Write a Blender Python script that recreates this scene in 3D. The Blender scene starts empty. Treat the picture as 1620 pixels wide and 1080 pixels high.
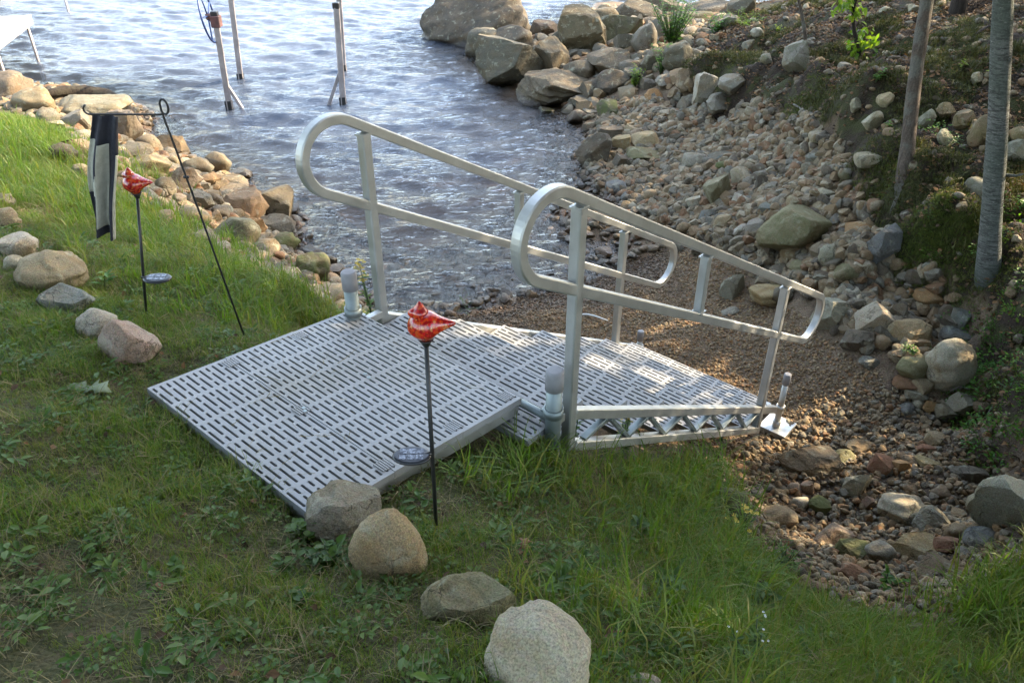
import bpy, math, random
import numpy as np
from mathutils import Vector, Matrix

random.seed(7)
rng = np.random.default_rng(7)
scene = bpy.context.scene
col = scene.collection

# ------------------------------------------------------------------ camera, sky, sun, exposure
CAMZ = 3.85
PITCH = math.radians(33.45)
FPX = 1281.5
cam_d = bpy.data.cameras.new("camera")
cam_d.sensor_width = 36.0
cam_d.lens = 36.0 * FPX / 1620.0
cam_d.clip_start = 0.05
cam_d.clip_end = 3000
cam = bpy.data.objects.new("camera", cam_d)
cam.location = (0, 0, CAMZ)
cam.rotation_euler = (math.pi / 2 - PITCH, 0, 0)
col.objects.link(cam)
scene.camera = cam

SUN_EL = math.radians(32)
SUN_AZ = math.radians(66)          # clockwise from +Y towards +X
world = bpy.data.worlds.new("World")
scene.world = world
world.use_nodes = True
wt = world.node_tree
wt.nodes.clear()
sky = wt.nodes.new("ShaderNodeTexSky")
sky.sky_type = 'NISHITA'
sky.sun_disc = False
sky.sun_elevation = SUN_EL
sky.sun_rotation = SUN_AZ
sky.air_density = 1.2
sky.dust_density = 2.0
sky.ozone_density = 1.2
bg = wt.nodes.new("ShaderNodeBackground")
bg.inputs['Strength'].default_value = 0.10
wo = wt.nodes.new("ShaderNodeOutputWorld")
# a thin bright veil of high haze over the whole sky, slightly broken
tcw = wt.nodes.new("ShaderNodeTexCoord")
nzw = wt.nodes.new("ShaderNodeTexNoise")
nzw.inputs['Scale'].default_value = 2.2
nzw.inputs['Detail'].default_value = 5
wt.links.new(tcw.outputs['Generated'], nzw.inputs['Vector'])
rpw = wt.nodes.new("ShaderNodeValToRGB")
rpw.color_ramp.elements[0].position, rpw.color_ramp.elements[1].position = .35, .65
rpw.color_ramp.elements[0].color = (.76, .83, .98, 1)
rpw.color_ramp.elements[1].color = (1.22, 1.26, 1.34, 1)
wt.links.new(nzw.outputs['Fac'], rpw.inputs[0])
adw = wt.nodes.new("ShaderNodeMix")
adw.data_type = 'RGBA'
adw.blend_type = 'ADD'
adw.inputs[0].default_value = 1.0
wt.links.new(sky.outputs[0], adw.inputs[6])
wt.links.new(rpw.outputs[0], adw.inputs[7])
wt.links.new(adw.outputs[2], bg.inputs[0])
wt.links.new(bg.outputs[0], wo.inputs[0])

sd = bpy.data.lights.new("sun", 'SUN')
sd.energy = 2.5
sd.angle = math.radians(0.5)
sd.color = (1.0, 0.82, 0.58)
so = bpy.data.objects.new("sun", sd)
SUNV = Vector((math.sin(SUN_AZ) * math.cos(SUN_EL), math.cos(SUN_AZ) * math.cos(SUN_EL), math.sin(SUN_EL)))
so.rotation_euler = SUNV.to_track_quat('Z', 'Y').to_euler()
so.location = (10, 5, 20)
col.objects.link(so)

scene.view_settings.view_transform = 'Standard'
scene.view_settings.look = 'None'
scene.view_settings.exposure = 2.9
scene.view_settings.gamma = 1.0
scene.view_settings.use_curve_mapping = False
scene.cycles.max_bounces = 8
scene.cycles.transparent_max_bounces = 12
scene.cycles.caustics_reflective = False
scene.cycles.caustics_refractive = False

WATER = -0.56

# ------------------------------------------------------------------ measuring helpers (photo survey -> ground points)
_cs, _sn = math.cos(PITCH), math.sin(PITCH)


def ray(px, py):
    x, y = (px - 810) / FPX, (py - 540) / FPX
    return np.array([x, _cs - y * _sn, -_sn - y * _cs])


def at_z(px, py, z):
    r = ray(px, py)
    t = (z - CAMZ) / r[2]
    return np.array([r[0] * t, r[1] * t, z])


def depth_of(P):
    return P[1] * _cs + (CAMZ - P[2]) * _sn


# terrain heights: surveyed points (photo x, photo y, height)
SURV = """
810 1080 1.90;400 1080 1.95;0 1080 2.0;1200 1080 1.5;1620 1080 1.0;0 850 1.88;250 850 1.78;500 900 1.7;800 900 1.68;0 650 1.78;240 640 1.625;420 790 1.625;330 715 1.625;480 560 1.5;390 533 1.5
300 450 1.42;228 500 1.5;120 450 1.55;20 450 1.62;0 350 1.45;100 330 1.22;0 250 1.05;0 185 .6;100 235 .65;230 345 .85;300 395 .95;400 435 1.05;500 480 .95;0 120 -.46;60 136 -.30;130 142 -.30;185 166 -.34;208 190 -.44
236 216 -.56;300 252 -.56;400 305 -.56;462 345 -.56;478 400 -.56;535 440 -.56;600 497 -.56;700 500 -.54;760 487 -.56;830 470 -.56;900 452 -.56;960 440 -.56;995 405 -.56;965 330 -.56
930 290 -.56;915 250 -.56;925 200 -.56;890 165 -.56;830 150 -.56;770 112 -.58;700 440 -.66;750 380 -.76;800 290 -1.0;700 200 -1.35;600 120 -1.8;500 50 -2.3;300 150 -1.7;150 60 -1.8
400 250 -1.2;550 300 -1.0;740 505 -.51;850 492 -.48;950 470 -.50;1000 450 -.50;1050 405 -.50;1000 520 -.41;1100 440 -.44;1100 520 -.39;1200 560 -.36;1250 640 -.36;1180 480 -.38;1250 690 -.39
1350 640 -.28;1400 700 -.25;1300 760 -.25;1150 750 -.1;1250 830 -.15;1400 830 -.15;1600 800 .25;1450 900 .1;1530 900 .28;1620 900 .6;700 750 1.52;800 700 1.3;600 790 1.56;900 745 1.22
1000 745 .85;1080 745 .45;1120 735 .1;1000 850 1.12;1100 800 .6;1150 900 .85;1200 865 .38;1300 950 .58;1250 1000 1.0;1400 980 .6;1500 1000 .75;1050 300 -.32;1000 240 -.38;950 330 -.51
1100 350 -.34;1050 180 -.15;1200 330 .05;1250 420 -.12;1300 470 -.06;1400 500 .05;1450 560 -.02;1150 40 .5;1080 100 .15;1000 60 -.24;950 130 -.28;900 60 -.36;850 120 -.44;800 60 -.51
700 60 -1.0;1060 25 -.36;945 5 -.6;1050 8 -.6;1120 8 -.56;1180 10 .2;1230 2 .6;1300 2 .9;1400 2 1.2;1500 2 1.45;1150 40 .4;1200 70 .6;1260 40 .9;1180 10 .15;1150 200 .02;1250 250 .3;1300 300 .36;1250 340 .2
1300 400 .12;1350 400 .3;1340 240 .62;1500 760 -.12;1530 700 -.12;1500 600 -.1;1600 830 .15
"""
SURV_W = [(-.6, 4.05, .9), (0, 4.9, .1), (.6, 5.5, -.35), (1.2, 5.1, -.3), (.3, 3.4, 1.0), (.9, 4.1, .3), (-1.1, 4.4, .8), (-1.0, 5.4, .1), (1.9, 5.1, -.4),
          (0, -3, 2.4), (-6, -3, 2.4), (6, -3, 1.9), (-6, 2, 2.0), (-8, 6, 1.2), (-12, 10, .6), (-10, 14, -.5), (-9, 17, -1.6), (-20, 0, 2.6), (-25, 16, .1),
          (-20, 24, .5), (-15.5, 21.5, .1), (-18, 28, .5), (-13.5, 18.5, -.3), (-13, 24, -2.2), (0, 24, -2.9), (-12, 30, -3.2), (4, 24, -1.9), (8, 20, -.7), (20, 0, 2.8), (25, 14, 3.0), (14, 8, 2.3),
          (6, 2.5, 1.2), (5, 0.5, 1.5), (3, 1.5, .9), (25, 30, 1.0), (0, 45, -3.4), (25, 45, -1.4), (-25, 45, -3.4), (-25, -12, 2.8), (25, -12, 3)]
# the wooded bank: its toe line (photo x, photo y, height) and how it rises behind it
TOE = [(1090, 165, -.1), (1150, 172, .15), (1230, 182, .45), (1325, 205, .75), (1340, 285, .55), (1390, 345, .45), (1425, 425, .25), (1490, 450, .25),
       (1530, 510, .1), (1545, 570, .0), (1550, 650, -.08), (1590, 720, -.02), (1620, 770, .05)]
_pts = []
for a, b, z in TOE:
    t = at_z(a, b, z)
    nrm = np.array([.75, .66, 0]) if t[1] > 11 else np.array([.97, .24, 0]) if t[1] > 5.2 else np.array([1.0, .0, 0])
    _pts.append(t)
    for d_, up_ in ((.20, .36), (.7, .56), (1.6, .70), (3.2, .95), (6, 1.3)):
        if t[1] > 11 and d_ > 3:
            continue
        _pts.append(t + nrm * d_ + np.array([0, 0, up_]))
for ln in SURV.replace("\n", ";").split(";"):
    if ln.strip():
        a, b, z = map(float, ln.split())
        _pts.append(at_z(a, b, z))
for w in SURV_W:
    _pts.append(np.array(w, float))
_pts = np.array(_pts)
_cx = _pts[:, :2]
_n = len(_pts)
_D = np.sqrt(((_cx[:, None] - _cx[None]) ** 2).sum(-1) + 0.02)
_A = np.zeros((_n + 3, _n + 3))
_A[:_n, :_n] = _D + np.eye(_n) * 0.03
_A[:_n, _n] = 1
_A[:_n, _n + 1:] = _cx
_A[_n, :_n] = 1
_A[_n + 1:, :_n] = _cx.T
_w = np.linalg.solve(_A, np.r_[_pts[:, 2], 0, 0, 0])


def H(x, y):
    """ground height at plan points"""
    x = np.atleast_1d(np.asarray(x, float))
    y = np.atleast_1d(np.asarray(y, float))
    out = np.empty(len(x))
    for i in range(0, len(x), 20000):
        xs, ys = x[i:i + 20000, None], y[i:i + 20000, None]
        d = np.sqrt((xs - _cx[:, 0]) ** 2 + (ys - _cx[:, 1]) ** 2 + 0.02)
        out[i:i + 20000] = d @ _w[:_n] + _w[_n] + _w[_n + 1] * xs[:, 0] + _w[_n + 2] * ys[:, 0]
    return out


def px_top(base, px, py):
    """point above base, in base's depth plane, seen at a photo point"""
    r = ray(px, py)
    t = base[1] / r[1]
    return np.array([r[0] * t, base[1], CAMZ + r[2] * t])



_T = np.concatenate([np.arange(1.0, 9, .025), np.arange(9, 34, .06)])


def cast(px, py, lift=0.0):
    """where the sight line through a photo point meets the ground (raised by lift)"""
    r = ray(px, py)
    X, Y, Zr = r[0] * _T, r[1] * _T, CAMZ + r[2] * _T
    h = H(X, Y) + lift
    k = np.argmax(Zr < h)
    if Zr[k] >= h[k]:
        k = len(_T) - 1
    k = max(k, 1)
    a, b = Zr[k - 1] - h[k - 1], Zr[k] - h[k]
    f = a / (a - b) if a != b else 0
    t = _T[k - 1] + (_T[k] - _T[k - 1]) * f
    return np.array([r[0] * t, r[1] * t, CAMZ + r[2] * t])


def vnoise(x, y, s=1.0, seed=0):
    """smooth value noise in -1..1"""
    x = np.asarray(x) / s + seed * 17.3
    y = np.asarray(y) / s + seed * 9.1
    xi, yi = np.floor(x).astype(int), np.floor(y).astype(int)
    xf, yf = x - xi, y - yi
    u, v = xf * xf * (3 - 2 * xf), yf * yf * (3 - 2 * yf)

    def h(a, b):
        n = (a * 374761393 + b * 668265263 + seed * 1442695) & 0x7fffffff
        n = ((n ^ (n >> 13)) * 1274126177) & 0x7fffffff
        return (n ^ (n >> 16)) % 10007 / 5003.5 - 1
    return (h(xi, yi) * (1 - u) + h(xi + 1, yi) * u) * (1 - v) + (h(xi, yi + 1) * (1 - u) + h(xi + 1, yi + 1) * u) * v


def inpoly(x, y, poly):
    x, y = np.asarray(x), np.asarray(y)
    c = np.zeros(x.shape, bool)
    n = len(poly)
    for i in range(n):
        x0, y0 = poly[i]
        x1, y1 = poly[(i + 1) % n]
        hit = ((y0 > y) != (y1 > y)) & (x < (x1 - x0) * (y - y0) / ((y1 - y0) or 1e-9) + x0)
        c ^= hit
    return c


def ppoly(s):
    out = []
    for t in s.split(";"):
        v = t.split()
        if v[0] == "w":
            out.append((float(v[1]), float(v[2])))
        else:
            out.append(tuple(cast(float(v[0]), float(v[1]))[:2]))
    return out


# ------------------------------------------------------------------ object helpers
def tag(o, label=None, cat=None, group=None, kind=None):
    if label:
        o["label"] = label
    if cat:
        o["category"] = cat
    if group:
        o["group"] = group
    if kind:
        o["kind"] = kind
    return o


def empty(name, loc, label, cat, group=None):
    o = bpy.data.objects.new(name, None)
    o.empty_display_size = 0.1
    o.location = loc
    col.objects.link(o)
    return tag(o, label, cat, group)


class MB:
    def __init__(self):
        self.v, self.f, self.s = [], [], []

    def add(self, vs, fs, smooth=False):
        b = len(self.v)
        self.v += [tuple(map(float, p)) for p in vs]
        self.f += [tuple(i + b for i in f) for f in fs]
        self.s += [smooth] * len(fs)

    def box(self, o, ax, ay, az, bev=0.0):
        """box centred at o with half-extent vectors ax ay az; chamfered edges if bev"""
        o, ax, ay, az = (np.asarray(q, float) for q in (o, ax, ay, az))
        if not bev:
            vs = [o + sx * ax + sy * ay + sz * az for sz in (-1, 1) for sy in (-1, 1) for sx in (-1, 1)]
            self.add(vs, [(0, 2, 3, 1), (4, 5, 7, 6), (0, 1, 5, 4), (2, 6, 7, 3), (0, 4, 6, 2), (1, 3, 7, 5)])
            return
        bm = [max(0.0, 1 - bev / max(np.linalg.norm(a), 1e-6)) for a in (ax, ay, az)]
        vs, idx = [], {}
        for sx in (-1, 1):
            for sy in (-1, 1):
                for sz in (-1, 1):
                    for k in range(3):
                        m = [sx * bm[0], sy * bm[1], sz * bm[2]]
                        m[k] = (sx, sy, sz)[k]
                        idx[(sx, sy, sz, k)] = len(vs)
                        vs.append(o + m[0] * ax + m[1] * ay + m[2] * az)
        fs = []
        S = (-1, 1)
        for s in S:
            fs.append([idx[(s, a, b, 0)] for a, b in ((-1, -1), (1, -1), (1, 1), (-1, 1))])
            fs.append([idx[(a, s, b, 1)] for a, b in ((-1, -1), (1, -1), (1, 1), (-1, 1))])
            fs.append([idx[(a, b, s, 2)] for a, b in ((-1, -1), (1, -1), (1, 1), (-1, 1))])
        for a in S:
            for b in S:
                fs.append([idx[(a, b, -1, 0)], idx[(a, b, 1, 0)], idx[(a, b, 1, 1)], idx[(a, b, -1, 1)]])
                fs.append([idx[(a, -1, b, 0)], idx[(a, 1, b, 0)], idx[(a, 1, b, 2)], idx[(a, -1, b, 2)]])
                fs.append([idx[(-1, a, b, 1)], idx[(1, a, b, 1)], idx[(1, a, b, 2)], idx[(-1, a, b, 2)]])
        for sx in S:
            for sy in S:
                for sz in S:
                    fs.append([idx[(sx, sy, sz, k)] for k in range(3)])
        self.add(vs, fs)

    def tube(self, path, prof, bino=None, cap=True, smooth=True, radii=None, closed=False):
        """sweep a profile [(a,b)] along a path; a along the in-plane normal, b along bino"""
        P = [np.asarray(p, float) for p in path]
        n, m = len(P), len(prof)
        rings = []
        prevb = None
        for i in range(n):
            if closed:
                t = P[(i + 1) % n] - P[i - 1]
            else:
                t = P[min(i + 1, n - 1)] - P[max(i - 1, 0)]
            t = t / (np.linalg.norm(t) + 1e-12)
            if bino is not None:
                b = np.asarray(bino, float)
                b = b - t * (b @ t)
            else:
                b = prevb if prevb is not None else (np.array([1., 0, 0]) if abs(t[0]) < .8 else np.array([0, 1., 0]))
                b = b - t * (b @ t)
            b = b / (np.linalg.norm(b) + 1e-12)
            prevb = b
            a = np.cross(b, t)
            k = 1.0
            if 0 < i < n - 1 and radii is None:
                d0 = P[i] - P[i - 1]
                d0 = d0 / np.linalg.norm(d0)
                k = 1 / max(.5, d0 @ t)
            r = radii[i] if radii is not None else 1.0
            rings.append([P[i] + a * (pa * r * k) + b * (pb * r) for pa, pb in prof])
        vs = [v for r_ in rings for v in r_]
        fs = []
        for i in range(n if closed else n - 1):
            for j in range(m):
                j2 = (j + 1) % m
                i2 = (i + 1) % n
                fs.append((i * m + j, i * m + j2, i2 * m + j2, i2 * m + j))
        self.add(vs, fs, smooth)
        if cap and not closed:
            b0 = len(self.v) - len(vs)
            self.f.append(tuple(b0 + j for j in reversed(range(m))))
            self.f.append(tuple(b0 + (n - 1) * m + j for j in range(m)))
            self.s += [False, False]

    def cyl(self, a, b, r, n=14, r2=None):
        self.tube([a, b], circ(1, n), radii=[r, r if r2 is None else r2])

    def mesh(self, name):
        me = bpy.data.meshes.new(name)
        me.from_pydata(self.v, [], self.f)
        me.polygons.foreach_set("use_smooth", self.s)
        me.update()
        return me

    def build(self, name, mat, parent=None, label=None):
        me = self.mesh(name)
        me.materials.append(mat)
        o = bpy.data.objects.new(name, me)
        col.objects.link(o)
        if parent:
            o.parent = parent
            o.matrix_parent_inverse = Matrix.Identity(4)
            base = parent
            off = Vector((0, 0, 0))
            while base:
                off += base.location
                base = base.parent
            me.transform(Matrix.Translation(-off))
        if label:
            o["label"] = label
        return o


def circ(r, n):
    return [(r * math.cos(2 * math.pi * k / n), r * math.sin(2 * math.pi * k / n)) for k in range(n)]


def rsq(w, h, c):
    """square profile with cut corners"""
    return [(-w + c, -h), (w - c, -h), (w, -h + c), (w, h - c), (w - c, h), (-w + c, h), (-w, h - c), (-w, -h + c)]


def npmesh(name, v, f, smooth=True):
    """fast mesh from arrays: f is (n,3) or (n,4)"""
    me = bpy.data.meshes.new(name)
    v = np.asarray(v, np.float32)
    f = np.asarray(f, np.int32)
    me.vertices.add(len(v))
    me.vertices.foreach_set("co", v.ravel())
    k = f.shape[1]
    me.loops.add(f.size)
    me.loops.foreach_set("vertex_index", f.ravel())
    me.polygons.add(len(f))
    me.polygons.foreach_set("loop_start", np.arange(0, f.size, k, dtype=np.int32))
    me.polygons.foreach_set("loop_total", np.full(len(f), k, np.int32))
    me.polygons.foreach_set("use_smooth", np.full(len(f), smooth))
    me.update()
    me.validate()
    return me


def link(name, me, mat=None, parent=None, loc=(0, 0, 0)):
    o = bpy.data.objects.new(name, me)
    if mat is not None and not me.materials:
        me.materials.append(mat)
    o.location = loc
    o.parent = parent
    col.objects.link(o)
    return o


# ------------------------------------------------------------------ materials
class NT:
    def __init__(self, name):
        self.m = bpy.data.materials.new(name)
        self.m.use_nodes = True
        self.t = self.m.node_tree
        self.t.nodes.clear()
        self.out = self.n("ShaderNodeOutputMaterial")

    def n(self, typ, **kw):
        nd = self.t.nodes.new(typ)
        for k, v in kw.items():
            if k.startswith("i_"):
                nd.inputs[k[2:].replace("_", " ")].default_value = v
            else:
                setattr(nd, k, v)
        return nd

    def l(self, a, b):
        self.t.links.new(a, b)

    def val(self, sock, v):
        if isinstance(v, bpy.types.NodeSocket):
            self.l(v, sock)
        else:
            sock.default_value = (*v, 1) if isinstance(v, tuple) and len(v) == 3 and sock.type == 'RGBA' else v

    def noise(self, scale, detail=4, rough=.55, vec=None, dist=0.0):
        nd = self.n("ShaderNodeTexNoise")
        nd.inputs['Scale'].default_value = scale
        nd.inputs['Detail'].default_value = detail
        nd.inputs['Roughness'].default_value = rough
        nd.inputs['Distortion'].default_value = dist
        if vec is not None:
            self.l(vec, nd.inputs['Vector'])
        return nd.outputs['Fac']

    def voro(self, scale, vec=None, feature='F1'):
        nd = self.n("ShaderNodeTexVoronoi", feature=feature)
        nd.inputs['Scale'].default_value = scale
        if vec is not None:
            self.l(vec, nd.inputs['Vector'])
        return nd

    def ramp(self, fac, stops, interp='LINEAR'):
        nd = self.n("ShaderNodeValToRGB")
        cr = nd.color_ramp
        cr.interpolation = interp
        while len(cr.elements) < len(stops):
            cr.elements.new(.5)
        for e, (p, c) in zip(cr.elements, stops):
            e.position = p
            e.color = (*c, 1) if isinstance(c, tuple) else (c, c, c, 1)
        self.l(fac, nd.inputs[0])
        return nd.outputs[0]

    def mix(self, fac, a, b, mode='MIX'):
        nd = self.n("ShaderNodeMix", data_type='RGBA', blend_type=mode)
        self.val(nd.inputs[0], fac)
        self.val(nd.inputs[6], a)
        self.val(nd.inputs[7], b)
        return nd.outputs[2]

    def math(self, op, a, b=0.0, c=None):
        nd = self.n("ShaderNodeMath", operation=op)
        self.val(nd.inputs[0], a)
        self.val(nd.inputs[1], b)
        if c is not None:
            self.val(nd.inputs[2], c)
        return nd.outputs[0]

    def mapr(self, v, a, b, c=0.0, d=1.0):
        nd = self.n("ShaderNodeMapRange")
        self.val(nd.inputs[0], v)
        for i, q in enumerate((a, b, c, d)):
            nd.inputs[i + 1].default_value = q
        return nd.outputs[0]

    def bump(self, h, strength=.4, dist=.02, normal=None):
        nd = self.n("ShaderNodeBump")
        nd.inputs['Strength'].default_value = strength
        nd.inputs['Distance'].default_value = dist
        self.l(h, nd.inputs['Height'])
        if normal is not None:
            self.l(normal, nd.inputs['Normal'])
        return nd.outputs[0]

    def pos(self):
        return self.n("ShaderNodeNewGeometry").outputs['Position']

    def obj(self):
        return self.n("ShaderNodeTexCoord").outputs['Object']

    def attr(self, name, what='Color', typ='GEOMETRY'):
        nd = self.n("ShaderNodeAttribute", attribute_name=name, attribute_type=typ)
        return nd.outputs[what]

    def z(self, v):
        nd = self.n("ShaderNodeSeparateXYZ")
        self.l(v, nd.inputs[0])
        return nd.outputs

    def bsdf(self, color, rough=.6, metal=0.0, normal=None, spec=.5, **kw):
        nd = self.n("ShaderNodeBsdfPrincipled")
        self.val(nd.inputs['Base Color'], color)
        self.val(nd.inputs['Roughness'], rough)
        nd.inputs['Metallic'].default_value = metal
        self.val(nd.inputs['Specular IOR Level'], spec)
        for k, v in kw.items():
            self.val(nd.inputs[k.replace("_", " ")], v)
        if normal is not None:
            self.l(normal, nd.inputs['Normal'])
        self.l(nd.outputs[0], self.out.inputs[0])
        return nd


def mat_simple(name, c1, c2=None, rough=.5, metal=0.0, scale=8.0, bump=0.0, bscale=60.0, spec=.5):
    k = NT(name)
    p = k.pos()
    c2 = c2 or tuple(q * .75 for q in c1)
    c = k.mix(k.ramp(k.noise(scale, 5, .6, p), [(.35, 0.0), (.65, 1.0)]), c1, c2)
    nb = k.bump(k.noise(bscale, 3, .6, p), bump, .01) if bump else None
    rr = k.mapr(k.noise(scale * 2.3, 4, .6, p), .3, .7, rough * .8, min(1, rough * 1.2))
    k.bsdf(c, rr, metal, nb, spec)
    return k.m


def mat_rock(name="granite", per_object=True, warm=False):
    k = NT(name)
    p = k.pos()
    oi = k.n("ShaderNodeObjectInfo")
    if per_object:
        base = oi.outputs['Color']
        alpha = oi.outputs['Alpha']
    else:
        base = k.ramp(oi.outputs['Random'], [(0, (.17, .145, .11)), (.17, (.145, .137, .122)), (.33, (.20, .155, .105)), (.46, (.075, .068, .06)),
                                            (.58, (.165, .12, .078)), (.72, (.27, .24, .195)), (.8, (.12, .12, .113)), (.9, (.15, .085, .05))], 'CONSTANT')
        alpha = None
        if warm:
            base = k.ramp(oi.outputs['Random'], [(0, (.20, .135, .082)), (.25, (.28, .20, .12)), (.45, (.135, .095, .06)), (.6, (.28, .22, .15)), (.75, (.20, .17, .13)), (.88, (.235, .13, .07))], 'CONSTANT')
    off = k.n("ShaderNodeVectorMath", operation='ADD')
    k.l(p, off.inputs[0])
    k.l(oi.outputs['Random'], off.inputs[1])
    q = off.outputs[0]
    big = k.noise(5, 6, .62, q, .6)
    c = k.mix(k.ramp(big, [(.32, .0), (.7, .8)]), base, k.mix(.5, base, (.17, .125, .08), 'MIX'))
    # stains in two tones, speckled grain, lichen
    st = k.ramp(k.noise(2.6, 5, .6, q, 1.2), [(.5, 0.0), (.62, .55)])
    c = k.mix(st, c, k.mix(1, c, (.75, .58, .38), 'MULTIPLY'))
    gr = k.noise(170, 2, .7, q)
    c = k.mix(1, c, k.ramp(gr, [(.3, .55), (.5, 1.0), (.72, 1.45)]), 'MULTIPLY')
    fine = k.voro(90, q).outputs['Color']
    c = k.mix(.22, c, k.mix(1, c, k.mix(.75, fine, (.7, .7, .7)), 'OVERLAY'))
    dst = k.n("ShaderNodeVectorMath", operation='ADD')
    k.l(q, dst.inputs[0])
    nd = k.n("ShaderNodeTexNoise")
    nd.inputs['Scale'].default_value = 4.5
    nd.inputs['Detail'].default_value = 5
    k.l(q, nd.inputs['Vector'])
    k.l(nd.outputs['Color'], dst.inputs[1])
    crk = k.ramp(k.voro(2.6, dst.outputs[0], 'DISTANCE_TO_EDGE').outputs['Distance'], [(.0, 1.0), (.022, 0.0)])
    crk = k.math('MULTIPLY', crk, k.ramp(k.noise(3.3, 2, .5, q), [(.45, 0.0), (.6, 1.0)]))
    c = k.mix(k.math('MULTIPLY', crk, .7), c, (.03, .026, .02))
    lich = k.math('MULTIPLY', k.ramp(k.noise(9, 6, .7, q, .4), [(.57, 0.0), (.63, 1.0)]), .38)
    c = k.mix(lich, c, (.36, .37, .31))
    c = k.mix(1, c, (1.05, 1.0, .84), 'MULTIPLY')
    zz = k.z(p)[2]
    nz = k.z(k.n("ShaderNodeNewGeometry").outputs['Normal'])[2]
    if alpha is not None:
        moss = k.math('MULTIPLY', k.ramp(k.noise(7, 5, .65, q), [(.36, 0.0), (.55, 1.0)]), k.math('SUBTRACT', 1.0, alpha))
        c = k.mix(moss, c, (.075, .085, .022))
    wl = k.math('ADD', zz, k.math('MULTIPLY', k.noise(6, 3, .6, p), -.12))
    wet = k.mapr(wl, WATER - .02, WATER + .07, 1, 0)
    c = k.mix(wet, c, k.mix(1, c, (.36, .33, .30), 'MULTIPLY'))
    rough = k.mapr(wet, 0, 1, .86, .28)
    hgt = k.math('ADD', k.math('MULTIPLY', k.noise(28, 6, .65, q), 1.0), k.math('MULTIPLY', gr, .16))
    hgt = k.math('SUBTRACT', hgt, k.math('MULTIPLY', crk, .6))
    nb = k.bump(hgt, .75, .022)
    k.bsdf(c, rough, 0, nb, .35)
    return k.m


def mat_leafy(name, c1, c2, c3=None, trans=.35, rough=.5, attr=True, vein=False):
    """thin foliage: diffuse + translucent, colour varied per copy and by the stored tint"""
    k = NT(name)
    rnd = k.n("ShaderNodeObjectInfo").outputs['Random']
    p = k.pos()
    f = k.math('ADD', k.math('MULTIPLY', rnd, .55), k.math('MULTIPLY', k.noise(1.3, 3, .6, p), .6))
    if attr:
        f = k.math('ADD', f, k.math('MULTIPLY', k.math('SUBTRACT', k.attr("tint", 'Fac'), .5), .7))
    st = [(.15, c1), (.6, c2)] + ([(.95, c3)] if c3 else [])
    c = k.ramp(f, st)
    d = k.n("ShaderNodeBsdfPrincipled")
    k.l(c, d.inputs['Base Color'])
    d.inputs['Roughness'].default_value = rough
    d.inputs['Specular IOR Level'].default_value = .3
    t = k.n("ShaderNodeBsdfTranslucent")
    k.l(k.mix(1, c, (1.5, 1.5, .6), 'MULTIPLY'), t.inputs[0])
    mx = k.n("ShaderNodeMixShader")
    mx.inputs[0].default_value = trans
    k.l(d.outputs[0], mx.inputs[1])
    k.l(t.outputs[0], mx.inputs[2])
    k.l(mx.outputs[0], k.out.inputs[0])
    return k.m


def mat_terrain():
    k = NT("ground_cover")
    p = k.pos()
    zc = k.n("ShaderNodeSeparateColor")
    k.l(k.attr("zone"), zc.inputs[0])
    zr, zg, zb = zc.outputs
    n1 = k.noise(3.0, 6, .65, p)
    n2 = k.noise(22, 5, .7, p)
    n3 = k.noise(120, 3, .7, p)
    lakebed = k.mix(n2, (.36, .25, .14), (.20, .14, .08))
    soil = k.mix(k.ramp(n2, [(.35, 0.0), (.65, 1.0)]), (.055, .038, .022), (.12, .088, .05))
    thatch = k.ramp(k.noise(60, 4, .8, p, 2.0), [(.3, (.05, .045, .018)), (.55, (.10, .092, .036)), (.8, (.19, .15, .075))])
    lawn = k.mix(k.ramp(n1, [(.35, .15), (.6, .9)]), soil, thatch)
    lawn = k.mix(k.ramp(k.noise(8, 5, .7, p), [(.4, 0.0), (.6, .6)]), lawn, (.045, .062, .016))
    wood = k.mix(k.ramp(n2, [(.3, 0.0), (.7, 1.0)]), (.020, .0145, .0095), (.052, .034, .021))
    moss = k.ramp(k.noise(2.1, 6, .7, p, .5), [(.47, 0.0), (.56, 1.0)])
    wood = k.mix(k.math('MULTIPLY', moss, .85), wood, k.mix(n3, (.026, .030, .008), (.06, .062, .016)))
    vr = k.voro(55, p)
    vr2 = k.voro(26, p)
    peb = k.mix(1, k.mix(.8, vr.outputs['Color'], (.5, .5, .5)), (.30, .235, .17), 'MULTIPLY')
    sand = k.mix(k.ramp(n1, [(.35, 0.0), (.65, 1.0)]), (.30, .21, .125), (.165, .11, .065))
    sand = k.mix(k.ramp(n3, [(.4, 0.0), (.6, .65)]), sand, peb)
    sand = k.mix(1, sand, k.ramp(vr.outputs['Distance'], [(.0, 1.15), (.55, .75)]), 'MULTIPLY')
    dark = k.mix(n2, (.045, .032, .022), (.12, .085, .055))
    dk = k.attr("damp", 'Fac')
    sand = k.mix(dk, sand, dark)
    c = k.mix(zr, k.mix(zg, k.mix(zb, lakebed, sand), wood), lawn)
    wet = k.mapr(k.math('ADD', k.z(p)[2], k.math('MULTIPLY', n1, -.08)), WATER - .02, WATER + .045, 1, 0)
    c = k.mix(wet, c, k.mix(1, c, (.72, .66, .58), 'MULTIPLY'))
    hh = k.math('ADD', k.math('MULTIPLY', n2, .9), k.math('MULTIPLY', n3, .35))
    hh = k.math('SUBTRACT', hh, k.math('MULTIPLY', vr.outputs['Distance'], .55))
    nb = k.bump(hh, .9, .03)
    k.bsdf(c, k.mapr(wet, 0, 1, .92, .3), 0, nb, .3)
    return k.m


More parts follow.
